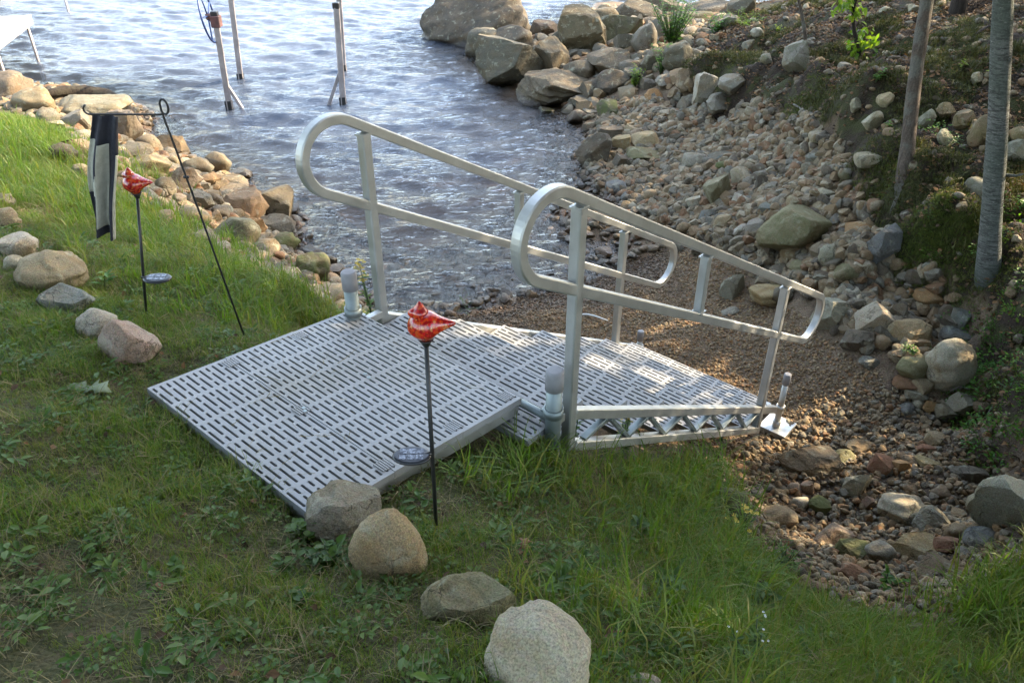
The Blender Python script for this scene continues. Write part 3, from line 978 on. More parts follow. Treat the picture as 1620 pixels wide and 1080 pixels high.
ROCKS = """B 8 318 32 26 g s|small grey border stone highest up the lawn edge line, cut by frame
B 13 351 38 48 t s|tan border stone between the small grey one and the pale lichen one
B 30 393 62 48 p r|pale lichen covered border stone just above the wide tan one
B 25 420 40 40 p r|small pale border stone tucked against the left end of the wide tan one
B 77 433 114 78 t s|wide tan border stone with a dark crease, second largest in the left row
B 104 480 90 58 s f|flat dark grey slab half sunk in lawn between tan and two-tone stones
B 153 516 70 58 p s|two-tone border stone, pale left half and brown right half, beside pink stone
B 204 545 92 92 k r|rough pinkish border stone at the near end of the left row by garden stake
B 543 822 126 104 g a|wedge shaped grey border stone with brown side touching the platform corner
B 614 868 128 136 T s|pear shaped yellowish tan border stone leaning on the grey wedge stone
B 742 953 152 106 V f|low flat olive grey border stone between pear shaped and speckled stones
B 850 1050 170 170 p s|largest border stone, pale speckled granite, nearest the camera
B 1015 1082 66 30 p r|pale border stone whose top just shows at the bottom edge
S 10 140 70 48 b r|brown rounded rock at the frame edge above the lawn, left end of shore
S 53 164 70 48 t r|tan dome shaped shore rock beside the driftwood log
S 142 174 116 46 G r|long rounded grey boulder lying right below the driftwood log
S 77 190 38 34 g r|grey stone with rounded top at the grass edge below tan dome rock
S 121 197 44 44 g a|grey rock directly under the long grey boulder, left of the flag
S 200 208 46 66 k f|large pale pinkish slab sloping to water right behind the flag top
S 131 218 30 26 w a|whitish rock just left of the flag's dark top
S 114 235 56 38 b a|brown grey angular rock left of flag above grass
S 101 246 40 38 b r|brown rounded rock at grass edge left of flag
S 128 256 22 20 b r|little brown stone between grass edge and flag
S 128 273 26 26 t r|small tan stone at grass edge by the flag's pale part
S 211 243 56 26 d f|dark grey flattened rock right of the flag below pinkish slab
S 233 231 40 36 b r|brown rounded rock on water side right of the pinkish slab
S 273 234 50 40 b a|square brown block by the water behind the leaning hook pole
S 236 265 64 42 T r|grey tan dome rock just above the farther red bird
S 194 263 26 28 b r|small brown rock between flag and the farther red bird
S 196 283 24 24 t r|small tan rock left of farther red bird beside flag
S 273 259 22 24 t r|small tan rock between dome rock and hook pole
S 313 268 44 38 t r|tan rounded rock right of hook pole behind orange rock
S 345 263 38 44 g r|tall greyish rock at waterline right of the tan rounded rock
S 291 287 48 42 k a|pale topped rock crossed by the leaning hook pole
S 330 288 38 28 o a|small orange tan rock below the tan rounded rock
S 380 279 34 22 D a|dark wet rock standing in water at the shore tip
S 368 290 44 22 b f|flat brown rock behind dark wet rock at water edge
S 368 303 56 30 b a|dark brown angular rock above the flat orange slab
S 315 318 42 36 g a|grey block behind hook pole above the bright pale rock
S 343 318 22 24 b r|small brown rock wedged left of the flat orange slab
S 384 326 68 38 o f|flat orange brown slab bridging rocks near the water
S 432 325 64 56 b a|big brown rock with pale grey top at the water's edge
S 262 300 30 36 t r|tan rock right of the farther red bird's tail
S 258 328 26 44 t r|upright tan rock at grass edge right of farther bird
S 285 318 22 22 k r|small pink stone between tan rocks and hook pole
S 306 344 52 38 T r|bright pale tan rock crossed by hook pole at grass edge
S 350 335 34 20 b r|small brown rock under the left end of the orange slab
S 373 374 72 60 V r|large grey green rock half grown over by grass
S 398 362 42 36 o a|rusty orange stone under the flat slab near dry leaves
S 440 358 54 30 d f|dark grey slab at waterline below the big brown rock
S 451 385 42 30 m r|dark mossy rock at waterline below the dark grey slab
S 423 392 36 26 b r|brown rock at grass edge left of the mossy waterline rock
S 488 401 40 14 D f|low wet black rock in the shallows beyond mossy rocks
S 494 428 54 52 m r|brown mossy rock behind grass near the far pipe cap
S 521 414 28 26 D a|wet black rock at waterline close to the far pipe cap
S 516 467 62 34 t r|low tan rock just left of the far pipe cap
S 470 335 13 11 D r|tiny black stone alone in water right of big brown rock
S 258 347 20 16 T r|small yellowish stone at grass edge below farther bird
S 519 387 17 9 D r|small wet stone breaking the water above black rock
S 626 487 17 14 d r|dark pebble at water edge beside the far post
S 640 499 14 10 b r|brown pebble at water edge right of the far post
P 752 40 152 116 D r|giant dark boulder standing in water at the tip of the point
P 675 9 44 24 b a|reddish rock low in water left of the giant boulder
P 806 38 50 40 b f|brown sloping slab against the right side of giant boulder
P 767 76 52 52 g s|smooth round grey boulder at water below the giant boulder
P 809 70 64 46 d r|dark brown boulder right of the smooth round grey one
P 812 103 100 74 G a|large angular grey boulder with a flat sloping face at waterline
P 874 93 48 54 t a|tan block right behind the large angular grey boulder
P 876 139 100 50 b a|long brown angular boulder, lowest along the waterline
P 843 22 62 48 g a|grey boulder with pale top right of giant boulder at frame top
P 850 40 30 20 w r|small pale stone lying between the boulders below grey pale-topped boulder
P 818 12 34 32 d a|dark rock in the shade behind giant boulder's right side
P 879 6 32 18 k r|pale pink rock at frame top right of grey pale-topped boulder
P 863 50 42 28 r f|reddish flat rock below the small pale stone
P 920 60 64 80 T r|tall pale tan boulder streaked with lichen in middle of the point
P 885 68 30 36 g r|grey rock left of the tall lichen streaked boulder
P 978 53 64 52 v a|olive boulder with pale top face right of lichen streaked one
P 955 30 46 32 T r|pale tan boulder behind lichen streaked one
P 1008 22 62 36 b r|dark brown rounded boulder at the back of the point
P 1042 10 52 28 b r|brown flat boulder at frame top beside open water
P 1018 67 36 58 p r|pale grey upright boulder left of the green shrub
P 1046 54 34 40 p r|pale grey boulder touching the green shrub
P 990 72 32 36 g r|grey olive rock between olive boulder and pale upright boulder
P 966 101 62 40 k a|pale brown angular boulder below the olive boulder
P 918 114 42 30 b r|brown rock below lichen streaked boulder
P 968 131 50 38 d r|dark grey rounded boulder above the yellowish bush
P 1004 120 36 20 d f|dark greenish slab beside yellowish bush
P 1001 107 38 20 g f|thin grey tilted slab above the dark greenish slab
P 1035 98 36 38 p a|pale grey block half covered by green shrub
P 1075 91 46 42 G r|green grey boulder right under the green shrub
P 1092 31 68 26 v f|low olive boulder behind green shrub near water
P 1124 21 66 24 g f|long grey rock behind the low olive boulder
P 1172 14 38 38 G r|grey boulder at frame top by the grassy bank
P 938 144 46 32 d a|dark wedge rock below pale brown angular boulder
P 924 164 38 18 s f|bluish dark flat slab at waterline below dark wedge rock
P 915 186 32 24 k r|pale topped wet rock in shallows below bluish slab
P 960 177 30 30 m r|dark mossy rock where the cobbles meet the boulders
P 863 180 28 20 m r|mossy stone awash in the shallow water
C 1084 132 34 40 t r|tan grey stone left of the white pointed stone
C 1117 141 40 58 w a|upright white pointed stone at the top of the cobble slope
C 1092 164 38 28 g a|grey stone at the foot of the white pointed stone
C 1138 167 40 34 g r|grey stone right below the white pointed stone
C 1157 134 38 30 g a|grey green stone on the bank right of white pointed stone
C 1034 153 26 22 o a|orange tan stone below the yellowish bush
C 1052 131 30 22 g a|greenish stone right of the yellowish bush
C 940 242 52 58 D a|big wet dark rock at waterline of the cove
C 968 214 44 30 D a|dark wet rock behind the big wet dark one
C 983 230 32 34 T a|pale tan stone beside the big wet dark rock
C 1020 226 44 30 T f|bright sunlit tan stone near the cove waterline
C 999 207 26 18 t r|tan stone above the bright sunlit one
C 1014 214 40 20 b a|brown stone just behind the bright sunlit one
C 1019 247 52 28 v a|dark olive stone under the bright sunlit one
C 983 258 28 26 d a|dark stone below the pale tan stone at waterline
C 974 298 32 24 s a|dark grey wedge stone just above near handrail loop
C 996 313 28 18 s f|slate stone just above the near top rail
C 1069 221 28 20 d a|dark stone with yellow edge amid small cobbles
C 934 203 24 20 D a|black wet stone at waterline below mossy rock
C 955 199 24 18 d a|dark stone right of black wet stone at waterline
C 1099 259 40 32 g r|rounded grey stone in middle of the cobble slope
C 1136 301 48 58 V a|large olive grey stone standing on the cobble slope
C 1170 283 28 30 p a|pale block touching the large olive grey stone
C 1147 264 30 20 m r|moss topped stone above the large olive grey stone
C 1143 253 42 22 s f|slate slab above the moss topped stone
C 1205 294 26 32 d a|dark grey upright stone right of the pale block
C 1098 322 26 24 w a|white triangular stone left below the large olive grey stone
C 1168 320 22 24 w a|white block right below the large olive grey stone
C 1120 342 28 28 s a|dark slate block below the white triangular stone
C 1145 354 28 28 t a|tan block right of dark slate block
C 1171 366 24 26 w a|white angular stone left of huge olive boulder
C 1197 362 32 28 g a|grey stone touching left side of huge olive boulder
C 1252 368 98 80 v r|huge flat faced olive boulder on the cobble slope behind near rail
C 1217 331 34 22 s a|bluish slate stone above huge olive boulder
C 1258 324 26 28 t a|tan wedge stone on top of huge olive boulder
C 1270 387 32 28 T r|tan stone on right edge of huge olive boulder
C 1278 287 30 18 p f|pale flat stone high on cobble slope
C 1280 270 24 24 g r|grey stone above the pale flat stone
C 1308 308 26 22 p a|pale angular stone near the dirt at slope's right edge
C 1293 252 30 18 s f|dark slate stone near the top of the cobbles
C 1312 265 22 20 p r|pale stone at right edge beside the dark slate stone
C 1192 223 22 20 p a|pale block upper middle of the cobble slope
C 1295 217 28 18 p f|pale flat stone at the top edge by dirt
C 1295 331 28 22 t r|tan stone above right of huge olive boulder
C 1253 407 32 32 t r|tan round stone below huge olive boulder's right end
C 1311 408 30 58 G r|tall upright grey stone with a sunlit orange patch
C 1267 426 32 26 v a|olive stone just above lower end of near rail
C 1392 391 52 60 s a|large bluish grey stone beside green moss
C 1359 361 46 30 o a|rust stained brown stone above the large bluish grey stone
C 1342 432 40 32 v r|olive stone right of the tall upright grey one
C 1361 420 42 22 b f|brown flat stone left of large bluish grey stone
C 1358 382 24 16 p r|pale pebble below the rust stained stone
C 1315 502 50 56 G a|greenish grey angular boulder right of the near rail's end loop
C 1314 453 34 22 b f|brown flat stone right above the near rail's end loop
C 1330 466 46 22 t f|flat tan stone above the greenish grey angular boulder
C 1348 463 28 20 w a|white triangular stone on a flat tan one
C 1382 505 58 52 p a|big boulder with pale flat top right of greenish one
C 1358 537 48 42 d r|dark stone tucked under the pale flat topped boulder
C 1437 528 68 48 T r|grey boulder with golden brown lower side
C 1469 470 44 28 o r|orange tan oval stone at the top right of small cobbles
C 1432 481 30 18 b r|brown stone left of the orange tan oval stone
C 1440 464 13 20 o a|small orange stone standing by the oval stone
C 1377 468 22 22 t r|tan stone above pale flat topped boulder
C 1520 507 32 34 s a|upright bluish slate stone against the green bank
C 1518 534 48 28 s f|flat bluish slate stone above the big round boulder
C 1501 580 70 82 p s|big round pale grey boulder at the foot of green bank
C 1443 578 54 38 v r|olive stone left of the big round pale boulder
C 1433 606 38 24 r r|reddish stone below the olive one
C 1464 608 52 28 t a|tan wedge stone at the foot of big round boulder
C 1374 572 28 18 s f|flat dark slate stone beneath the small fern
C 1371 551 22 20 g r|small grey stone left of the fern
C 1218 465 62 36 T r|broad sandy coloured rock in the beach seen through near rail
C 1160 455 40 40 g r|low grey rock in the beach left of broad sandy rock
C 1155 492 26 14 g r|small grey stone in sand above near mid rail
C 1235 470 34 30 d r|dark stone in shade behind near rail's last post
C 955 400 24 16 o r|orange tan stone in shallows seen inside near rail
C 1072 392 24 20 d a|dark stone on beach edge right of far rail's end loop
C 1105 395 20 24 d a|black upright stone touching near rail's middle post
T 1447 624 32 22 g r|grey stone below the tan wedge stone
T 1523 638 42 36 g a|grey block with a white stick lying on it
T 1552 644 24 20 b r|brown stone right of the grey block
T 1496 652 32 28 g r|grey stone left of the grey block
T 1471 643 22 20 o r|orange brown stone among small stones left of grey blocks
T 1437 648 22 18 s r|small dark slate stone left of orange brown stone
T 1453 638 18 16 p r|small pale stone above orange brown stone
T 1479 695 28 22 t a|tan stone in the middle of the stream bed
T 1467 710 30 14 r f|reddish flat stone below tan one in stream bed
T 1336 724 34 24 v a|olive block right of the big flat slab
T 1360 708 42 22 b f|brown flat stone above the olive block
T 1396 738 38 34 r a|reddish brown block in the middle of stream bed
T 1425 738 22 28 o a|orange faced stone right of reddish brown block
T 1443 729 28 20 b a|brown stone behind the orange faced stone
T 1468 731 32 20 T a|pale gold stone right of orange faced stone
T 1530 750 60 24 d f|dark brown flat rock right of stream bed
T 1282 731 92 50 b f|big flat brown grey slab below the foot plate
T 1358 766 42 40 p a|pale wedge stone right of the pebbly hollow
T 1226 818 62 42 t r|tan rounded boulder at grass edge left of granite one
T 1150 800 58 58 m r|mossy boulder half hidden in grass below the stair
T 1319 853 68 46 k a|pinkish grey granite boulder low in the stream bed
T 1350 872 58 34 m r|mossy brown stone under pinkish grey granite
T 1257 773 20 18 k r|pink stone left of twin in the pebbly hollow
T 1277 771 20 22 k r|pink upright stone, right one of a pair in hollow
T 1267 796 24 20 w r|white stone below the pink pair
T 1297 800 36 30 m r|green mossy stone right of white stone in hollow
T 1267 859 32 20 b r|brown stone at grass edge left of pinkish granite
T 1172 741 20 14 r a|red block near long grass below the stair
T 1373 795 18 26 k r|pale pink stone below pale wedge stone
T 1428 808 68 52 p r|whitish brown round boulder in lower stream bed
T 1476 826 54 42 G a|greenish grey stone right of whitish brown boulder
T 1514 845 34 34 b r|brown round stone right of greenish grey stone
T 1495 862 38 36 r r|reddish brown stone above low brown boulder
T 1554 853 52 32 s f|bluish grey slab left of large pale rock
T 1445 872 64 46 T r|tan stone with orange top above the low brown boulder
T 1484 900 70 46 b r|low brown boulder nearest the grass in stream bed
T 1392 876 44 38 g r|round grey stone left of orange topped one
T 1525 870 24 18 g r|small grey stone below the bluish grey slab
T 1353 908 48 30 r r|rusty red stone at the grass edge
T 1592 806 86 116 G a|largest stream rock, pale grey angular, at right frame edge
T 1440 777 20 16 b r|brown pebble above whitish brown boulder
T 1515 812 26 18 t a|tan chip in front of the large pale rock
T 1487 778 30 18 b r|brown stone above greenish grey stone
T 1560 780 26 16 r r|red brown stone left above the largest stream rock
K 1260 93 44 58 g a|big lichen spotted grey rock set in the bank by thin sapling
K 1381 192 34 34 p a|pale rock under the overhanging mossy bank
K 1373 252 42 24 p f|long pale rock on dirt left of leaning trunk
K 1463 190 34 36 g a|lichen grey rock right of leaning trunk
K 1497 177 32 30 b a|brown angular rock in bank left of birch
K 1525 192 34 36 b a|brown rock with orange leaves on top
K 1558 212 42 66 b r|tall brown rounded rock directly left of birch
K 1570 258 28 52 g r|grey rock below tall brown one behind birch
K 1495 220 28 30 p r|pale rock below lichen grey rock
K 1337 106 22 14 p f|flat pale stone lying by leafy sapling
K 1196 51 22 14 w r|white stone on the grassy bank near the point
K 1401 17 22 14 w r|white stone on dark soil near frame top
K 1445 15 18 16 w a|white angular stone right of the white one near frame top
K 1548 125 26 20 p a|pale stone below bright leaf sprig left of birch
K 1612 217 30 34 t r|tan rock at frame edge right of birch
K 1355 168 22 26 p a|pale lichen rock in the shaded hollow of bank
K 1400 160 26 26 p r|lichen rock beneath the mossy lip left of leaning trunk
K 1185 70 24 14 g r|grey stone on bank edge below white stone
K 1212 95 20 20 g r|small grey stone on earthen bank left of lichen spotted rock
K 1545 300 40 40 g r|grey mossy rock below dark hollow left of birch base
K 1605 240 30 40 g r|grey rock at frame edge below tan one
K 1340 275 26 18 g r|low grey stone on dirt beside cobbles
K 1365 325 24 14 p r|small pale stone on dirt above rust stained stone
K 1465 80 22 14 g r|grey stone in leaf litter right of leaning trunk"""
ROCK_XY = []
NAMED = []
STOP = set('on in below above beside left right behind at under with amid among just by of along standing high upper between tucked touching near against crossed bridging'.split())


def place_rock(code, cx, cy, w, h, colr, shp, label, i):
    if code in 'PCST':
        w, h = (w * 1.2, h * 1.16) if code == 'P' else (w * 1.12, h * 1.1)
    sink = {'B': .20, 'K': .22, 'P': .20}.get(code, .22)
    P = cast(cx, cy, 0)
    sz = .1
    for _ in range(4):
        dep = depth_of(P)
        dl = math.atan2(CAMZ - P[2], math.hypot(P[0], P[1]))
        sx = w * dep / FPX
        hh = h * .5 * dep / FPX
        sy = min(.9 * sx, 2 * hh * .82 / math.sin(dl))
        inner = max(hh ** 2 - (sy / 2 * math.sin(dl)) ** 2, (.16 * sx) ** 2)
        sz = min(2 * math.sqrt(inner) / math.cos(dl), 1.35 * sx)
        P = cast(cx, cy, sink * sz)
    name, cat, grp = KIND[code]
    rr = random.Random(i * 31 + 5)
    if code in 'CTPK' and shp == 'r' and 'round' not in label and rr.random() < .6:
        shp = 'a'
    if w * h > 2600 or shp == 's':
        me = rock_mesh("pear_stone" if label.startswith('pear') else "stone_shape", shp, 5000 + i * 13, 5 if w > 100 else 4)
    else:
        me = RM[shp][rr.randrange(7)]
    o = link(name, me, M['rock'])
    o.location = P
    o.scale = (sx, sy, sz)
    o.rotation_euler = (rr.uniform(-.12, .12), rr.uniform(-.12, .12), rr.choice((0, math.pi)) + rr.uniform(-.2, .2))
    c = [q * RCD for q in RC[colr]]
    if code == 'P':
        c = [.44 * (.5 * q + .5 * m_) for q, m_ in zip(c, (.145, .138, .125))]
    elif code == 'S':
        c = [.74 * (.7 * q + .3 * m_) for q, m_ in zip(c, (.2, .19, .17))]
    elif code in 'CT':
        c = [q * .88 for q in c]
    j = rr.uniform(.88, 1.12)
    moss = {'m': .1, 'v': .62, 'V': .72}.get(colr, .93 if code != 'K' else .6)
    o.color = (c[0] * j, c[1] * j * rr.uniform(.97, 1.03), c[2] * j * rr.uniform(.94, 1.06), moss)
    tag(o, label, cat, grp)
    ROCK_XY.append((P[0], P[1], max(sx, sy) * .5))
    if code in 'CTP':
        ws = label.split()
        k_ = next((i_ for i_, w_ in enumerate(ws) if w_ in STOP and i_ > 1), len(ws))
        NAMED.append((P[0], P[1], ' '.join(ws[:k_])))
    return o


_i = 0
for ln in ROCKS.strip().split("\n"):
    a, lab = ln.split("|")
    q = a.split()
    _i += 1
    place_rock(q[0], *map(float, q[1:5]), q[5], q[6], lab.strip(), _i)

# loose cobbles, one by one, between the rocks above
rr = random.Random(99)
cnt = 0
_bx = [p[0] for p in P_COBBLE], [p[1] for p in P_COBBLE]
tries = 0
while cnt < 56 and tries < 20000:
    tries += 1
    x, y = rr.uniform(min(_bx[0]), max(_bx[0])), rr.uniform(min(_bx[1]), max(_bx[1]))
    if not inpoly(np.array([x]), np.array([y]), P_COBBLE)[0]:
        continue
    s = rr.uniform(.11, .19)
    if any((x - a) ** 2 + (y - b) ** 2 < (r * .75 + s * .4) ** 2 for a, b, r in ROCK_XY):
        continue
    z = float(H(x, y)[0])
    shp = rr.choice("raaf")
    o = link("loose_cobble", RM[shp][rr.randrange(7)], M['rock'])
    o.location = (x, y, z + s * .12)
    o.scale = (s, s * rr.uniform(.7, 1), s * rr.uniform(.5, .8))
    o.rotation_euler = (rr.uniform(-.3, .3), rr.uniform(-.3, .3), rr.uniform(0, 6.28))
    ck = rr.choice("ttpggGdbbkowswp")
    c = RC[ck]
    o.color = (*[q * RCD for q in c], .95)
    near = min((q for q in NAMED), key=lambda q: (q[0] - x) ** 2 + (q[1] - y) ** 2)[2]
    side = "small" if s < .15 else "middling"
    word = {'t': 'tan', 'p': 'pale', 'g': 'grey', 'G': 'greenish grey', 'd': 'dark', 'b': 'brown', 'k': 'pinkish', 'o': 'orange', 'w': 'whitish', 's': 'slate'}[ck]
    lab = "%s %s %s cobble beside the %s" % (side, word, {'r': 'rounded', 'a': 'angular', 'f': 'flat'}[shp], near)
    tag(o, " ".join(lab.split()[:16]), "cobble", "loose cobbles on the cove slope")
    ROCK_XY.append((x, y, s * .5))
    cnt += 1

# ------------------------------------------------------------------ scattering (one object each, copies of a few small meshes)
def scatter(name, pts, rot, scl, idx, meshes, label=None):
    src = bpy.data.collections.new(name + "_shapes")
    for i, me in enumerate(meshes):
        o = bpy.data.objects.new("shape_%02d" % i, me)
        src.objects.link(o)
    n = len(pts)
    me = bpy.data.meshes.new(name)
    me.vertices.add(n)
    me.vertices.foreach_set("co", np.asarray(pts, np.float32).ravel())
    a = me.attributes.new("rot", 'FLOAT_VECTOR', 'POINT')
    a.data.foreach_set("vector", np.asarray(rot, np.float32).ravel())
    a = me.attributes.new("scl", 'FLOAT_VECTOR', 'POINT')
    scl = np.asarray(scl, np.float32)
    if scl.ndim == 1:
        scl = np.repeat(scl[:, None], 3, 1)
    a.data.foreach_set("vector", scl.ravel())
    a = me.attributes.new("idx", 'INT', 'POINT')
    a.data.foreach_set("value", np.asarray(idx, np.int32))
    me.update()
    o = link(name, me)
    ng = bpy.data.node_groups.new(name + "_nodes", 'GeometryNodeTree')
    ng.interface.new_socket("Geometry", in_out='INPUT', socket_type='NodeSocketGeometry')
    ng.interface.new_socket("Geometry", in_out='OUTPUT', socket_type='NodeSocketGeometry')
    N = ng.nodes.new
    gi, go = N("NodeGroupInput"), N("NodeGroupOutput")
    ci = N("GeometryNodeCollectionInfo")
    ci.inputs['Collection'].default_value = src
    ci.inputs['Separate Children'].default_value = True
    ci.inputs['Reset Children'].default_value = True
    iop = N("GeometryNodeInstanceOnPoints")
    iop.inputs['Pick Instance'].default_value = True

    def na(nm, dt):
        q = N("GeometryNodeInputNamedAttribute")
        q.data_type = dt
        q.inputs['Name'].default_value = nm
        return q.outputs['Attribute']
    L = ng.links.new
    L(gi.outputs[0], iop.inputs['Points'])
    L(ci.outputs[0], iop.inputs['Instance'])
    L(na("rot", 'FLOAT_VECTOR'), iop.inputs['Rotation'])
    L(na("scl", 'FLOAT_VECTOR'), iop.inputs['Scale'])
    L(na("idx", 'INT'), iop.inputs['Instance Index'])
    L(iop.outputs[0], go.inputs[0])
    md = o.modifiers.new("copies", 'NODES')
    md.node_group = ng
    tag(o, kind="stuff")
    return o


def tinted(me, tint):
    a = me.attributes.new("tint", 'FLOAT', 'POINT')
    a.data.foreach_set("value", np.asarray(tint, np.float32))
    return me


def blade_mesh(name, seed, n, rad, hlo, hhi, wid, bend, mat, dry=.12):
    r = np.random.default_rng(seed)
    V, Fq, T = [], [], []
    for _ in range(n):
        a, d = r.uniform(0, 6.283), rad * math.sqrt(r.uniform())
        bx, by = d * math.cos(a), d * math.sin(a)
        h = r.uniform(hlo, hhi)
        th = r.uniform(0, 6.283)
        lean = r.uniform(.1, 1) * bend
        dx, dy = math.cos(th), math.sin(th)
        w = wid * r.uniform(.6, 1.2)
        px, py = -dy * w, dx * w
        t = 1.0 if r.uniform() < dry else r.uniform(.1, .75)
        b = len(V)
        for k, (fz, fl, fw) in enumerate(((0, 0, 1), (.5, .22, .85), (.85, .62, .5), (1, 1, .06))):
            cx, cy, cz = bx + dx * lean * h * fl, by + dy * lean * h * fl, h * fz * (1 - .35 * min(1, lean) * fl)
            V.append((cx + px * fw, cy + py * fw, cz))
            V.append((cx - px * fw, cy - py * fw, cz))
            T += [t, t]
        for k in range(3):
            Fq.append((b + 2 * k, b + 2 * k + 1, b + 2 * k + 3, b + 2 * k + 2))
    me = npmesh(name, V, Fq)
    me.materials.append(mat)
    return tinted(me, T)


def leaf_quad(V, Fq, T, c, d, up, L, W, t, fold=.25):
    """a pointed leaf: 6 corners, folded on its midrib"""
    c, d, up = np.asarray(c, float), np.asarray(d, float), np.asarray(up, float)
    d = d / np.linalg.norm(d)
    s = np.cross(d, up)
    s = s / (np.linalg.norm(s) + 1e-9)
    n = np.cross(s, d)
    b = len(V)
    V += [tuple(c), tuple(c + d * L * .35 + s * W * .5 + n * W * fold), tuple(c + d * L * .7 + s * W * .4 + n * W * fold * .7), tuple(c + d * L - n * L * .08),
          tuple(c + d * L * .7 - s * W * .4 + n * W * fold * .7), tuple(c + d * L * .35 - s * W * .5 + n * W * fold), tuple(c + d * L * .4), tuple(c + d * L * .72)]
    Fq += [(b, b + 1, b + 6, b + 6), (b + 1, b + 2, b + 7, b + 6), (b + 2, b + 3, b + 7, b + 7), (b, b + 6, b + 5, b + 5), (b + 6, b + 7, b + 4, b + 5), (b + 7, b + 3, b + 4, b + 4)]
    T += [t] * 8


def leafmesh(name, V, Fq, T, mat):
    me = bpy.data.meshes.new(name)
    me.from_pydata(V, [], [tuple(dict.fromkeys(f)) for f in Fq])
    me.polygons.foreach_set("use_smooth", [True] * len(me.polygons))
    me.update()
    me.materials.append(mat)
    return tinted(me, T)


def weed_mesh(name, seed, n, rad, h, L, W, mat):
    r = np.random.default_rng(seed)
    V, Fq, T = [], [], []
    for _ in range(n):
        a = r.uniform(0, 6.283)
        d = rad * r.uniform(.1, 1)
        c = (d * math.cos(a), d * math.sin(a), h * r.uniform(.25, 1) * (1 - .4 * d / rad))
        b = a + r.normal(0, .5)
        el = r.uniform(-.15, .5)
        leaf_quad(V, Fq, T, c, (math.cos(b) * math.cos(el), math.sin(b) * math.cos(el), math.sin(el)), (0, 0, 1), L * r.uniform(.6, 1.2), W * r.uniform(.7, 1.2), r.uniform(.1, .9))
    return leafmesh(name, V, Fq, T, mat)


def randpts(polys, n, lo, hi, r):
    x, y = r.uniform(lo[0], hi[0], n), r.uniform(lo[1], hi[1], n)
    m = np.zeros(n, bool)
    for p in polys:
        m |= inpoly(x + .05 * vnoise(x, y, .15, 51), y + .05 * vnoise(x, y, .15, 52), p)
    return x[m], y[m]


def in_platform(x, y, pad=.0):
    q = np.c_[x, y] - PC[:2]
    u, v = q @ PU[:2] / (PU[:2] @ PU[:2]), q @ PV[:2] / (PV[:2] @ PV[:2])
    a = (u > -pad) & (u < PL + .3) & (v > -pad) & (v < PW + pad)
    q = (np.c_[x, y] - GO2[:2]) / KG
    s, v = q @ GH[:2] / .8648, q @ GV[:2]
    return a | ((s > -.1) & (s < 2.95) & (v > .28) & (v < 1.63))


def visible(x, y, pad=60):
    z = G(x, y)
    dep = y * _cs + (CAMZ - z) * _sn
    px = 810 + FPX * x / dep
    py = 540 + FPX * ((CAMZ - z) * _cs - y * _sn) / dep
    return (px > -pad - 120) & (px < 1680 + pad) & (py > -pad) & (py < 1080 + 3 * pad), dep


def lawn_grass():
    r = np.random.default_rng(21)
    x, y = randpts([P_LAWN], 260000, (-8, .8), (3.2, 11), r)
    m, dep = visible(x, y)
    m &= ~in_platform(x, y, .0)
    bare = .65 * vnoise(x, y, .5, 61) + .45 * vnoise(x, y, .2, 62)
    # thin turf near the viewer's left and round the border stones, lush towards the banks
    near = np.clip((2.6 - y) / 1.4, 0, 1) * np.clip((.5 - x) / 1.0, 0, 1)
    dens = np.clip(.92 + bare * (.5 + .6 * near) - .26 * near, .14, 1)
    dens *= np.clip(4.6 / dep, .5, 1.0)
    m &= r.uniform(size=len(x)) < dens
    x, y, bare, near = x[m], y[m], bare[m], near[m]
    print("grass tufts", len(x))
    z = G(x, y) - .004
    lush = np.clip((x - .1) / .8, 0, 1) * np.clip((y - 1.0) / .8, 0, 1)
    far = np.clip((y - 3.8) / 2.0, 0, 1)
    s = (.56 + .34 * vnoise(x, y, .35, 63) + .34 * lush + .28 * far - .14 * near) * r.uniform(.65, 1.3, len(x))
    s = np.clip(s, .3, 2.0)
    rot = np.c_[r.normal(0, .12, len(x)), r.normal(0, .12, len(x)), r.uniform(0, 6.283, len(x))]
    ms = [blade_mesh("grass_tuft", 300 + k, 14, .045, .022, .075, .0016, .9, M['grass']) for k in range(5)]
    ms += [blade_mesh("grass_tuft", 320 + k, 12, .05, .03, .11, .0018, 1.3, M['grass'], .2) for k in range(3)]
    scatter("lawn_grass", np.c_[x, y, z], rot, s, r.integers(0, 8, len(x)), ms)
    # broad low weeds and clover among the grass
    x, y = randpts([P_LAWN], 30000, (-5, .8), (3.0, 7), r)
    m, dep = visible(x, y)
    m &= ~in_platform(x, y, .02) & (.7 * vnoise(x, y, .5, 66) + .7 * vnoise(x, y, .12, 67) + r.uniform(-.5, .5, len(x)) > .30 + .4 * np.clip((y - 3.5) / 2, 0, 1))
    x, y = x[m], y[m]
    print("weeds", len(x))
    ms = [weed_mesh("weed_rosette", 400 + k, 15, .05, .035, .022, .014, M['weed']) for k in range(4)] + [weed_mesh("weed_rosette", 420 + k, 9, .055, .05, .045, .018, M['weed']) for k in range(2)]
    rot = np.c_[r.normal(0, .15, len(x)), r.normal(0, .15, len(x)), r.uniform(0, 6.283, len(x))]
    scatter("clover_ground_cover", np.c_[x, y, G(x, y)], rot, r.uniform(.4, 1.15, len(x)), r.integers(0, 6, len(x)), ms)
    x, y = randpts([P_LAWN], 12000, (-6, .8), (3.0, 7), r)
    m, dep = visible(x, y)
    m &= ~in_platform(x, y, .0)
    x, y = x[m], y[m]
    ms = [blade_mesh("thatch_tuft", 460 + k, 12, .06, .02, .06, .0013, 3.2, M['straw'], .5) for k in range(4)]
    rot = np.c_[r.normal(0, .5, len(x)), r.normal(0, .5, len(x)), r.uniform(0, 6.283, len(x))]
    scatter("dry_thatch", np.c_[x, y, G(x, y) + .002], rot, r.uniform(.5, 1.2, len(x)), r.integers(0, 4, len(x)), ms)


lawn_grass()


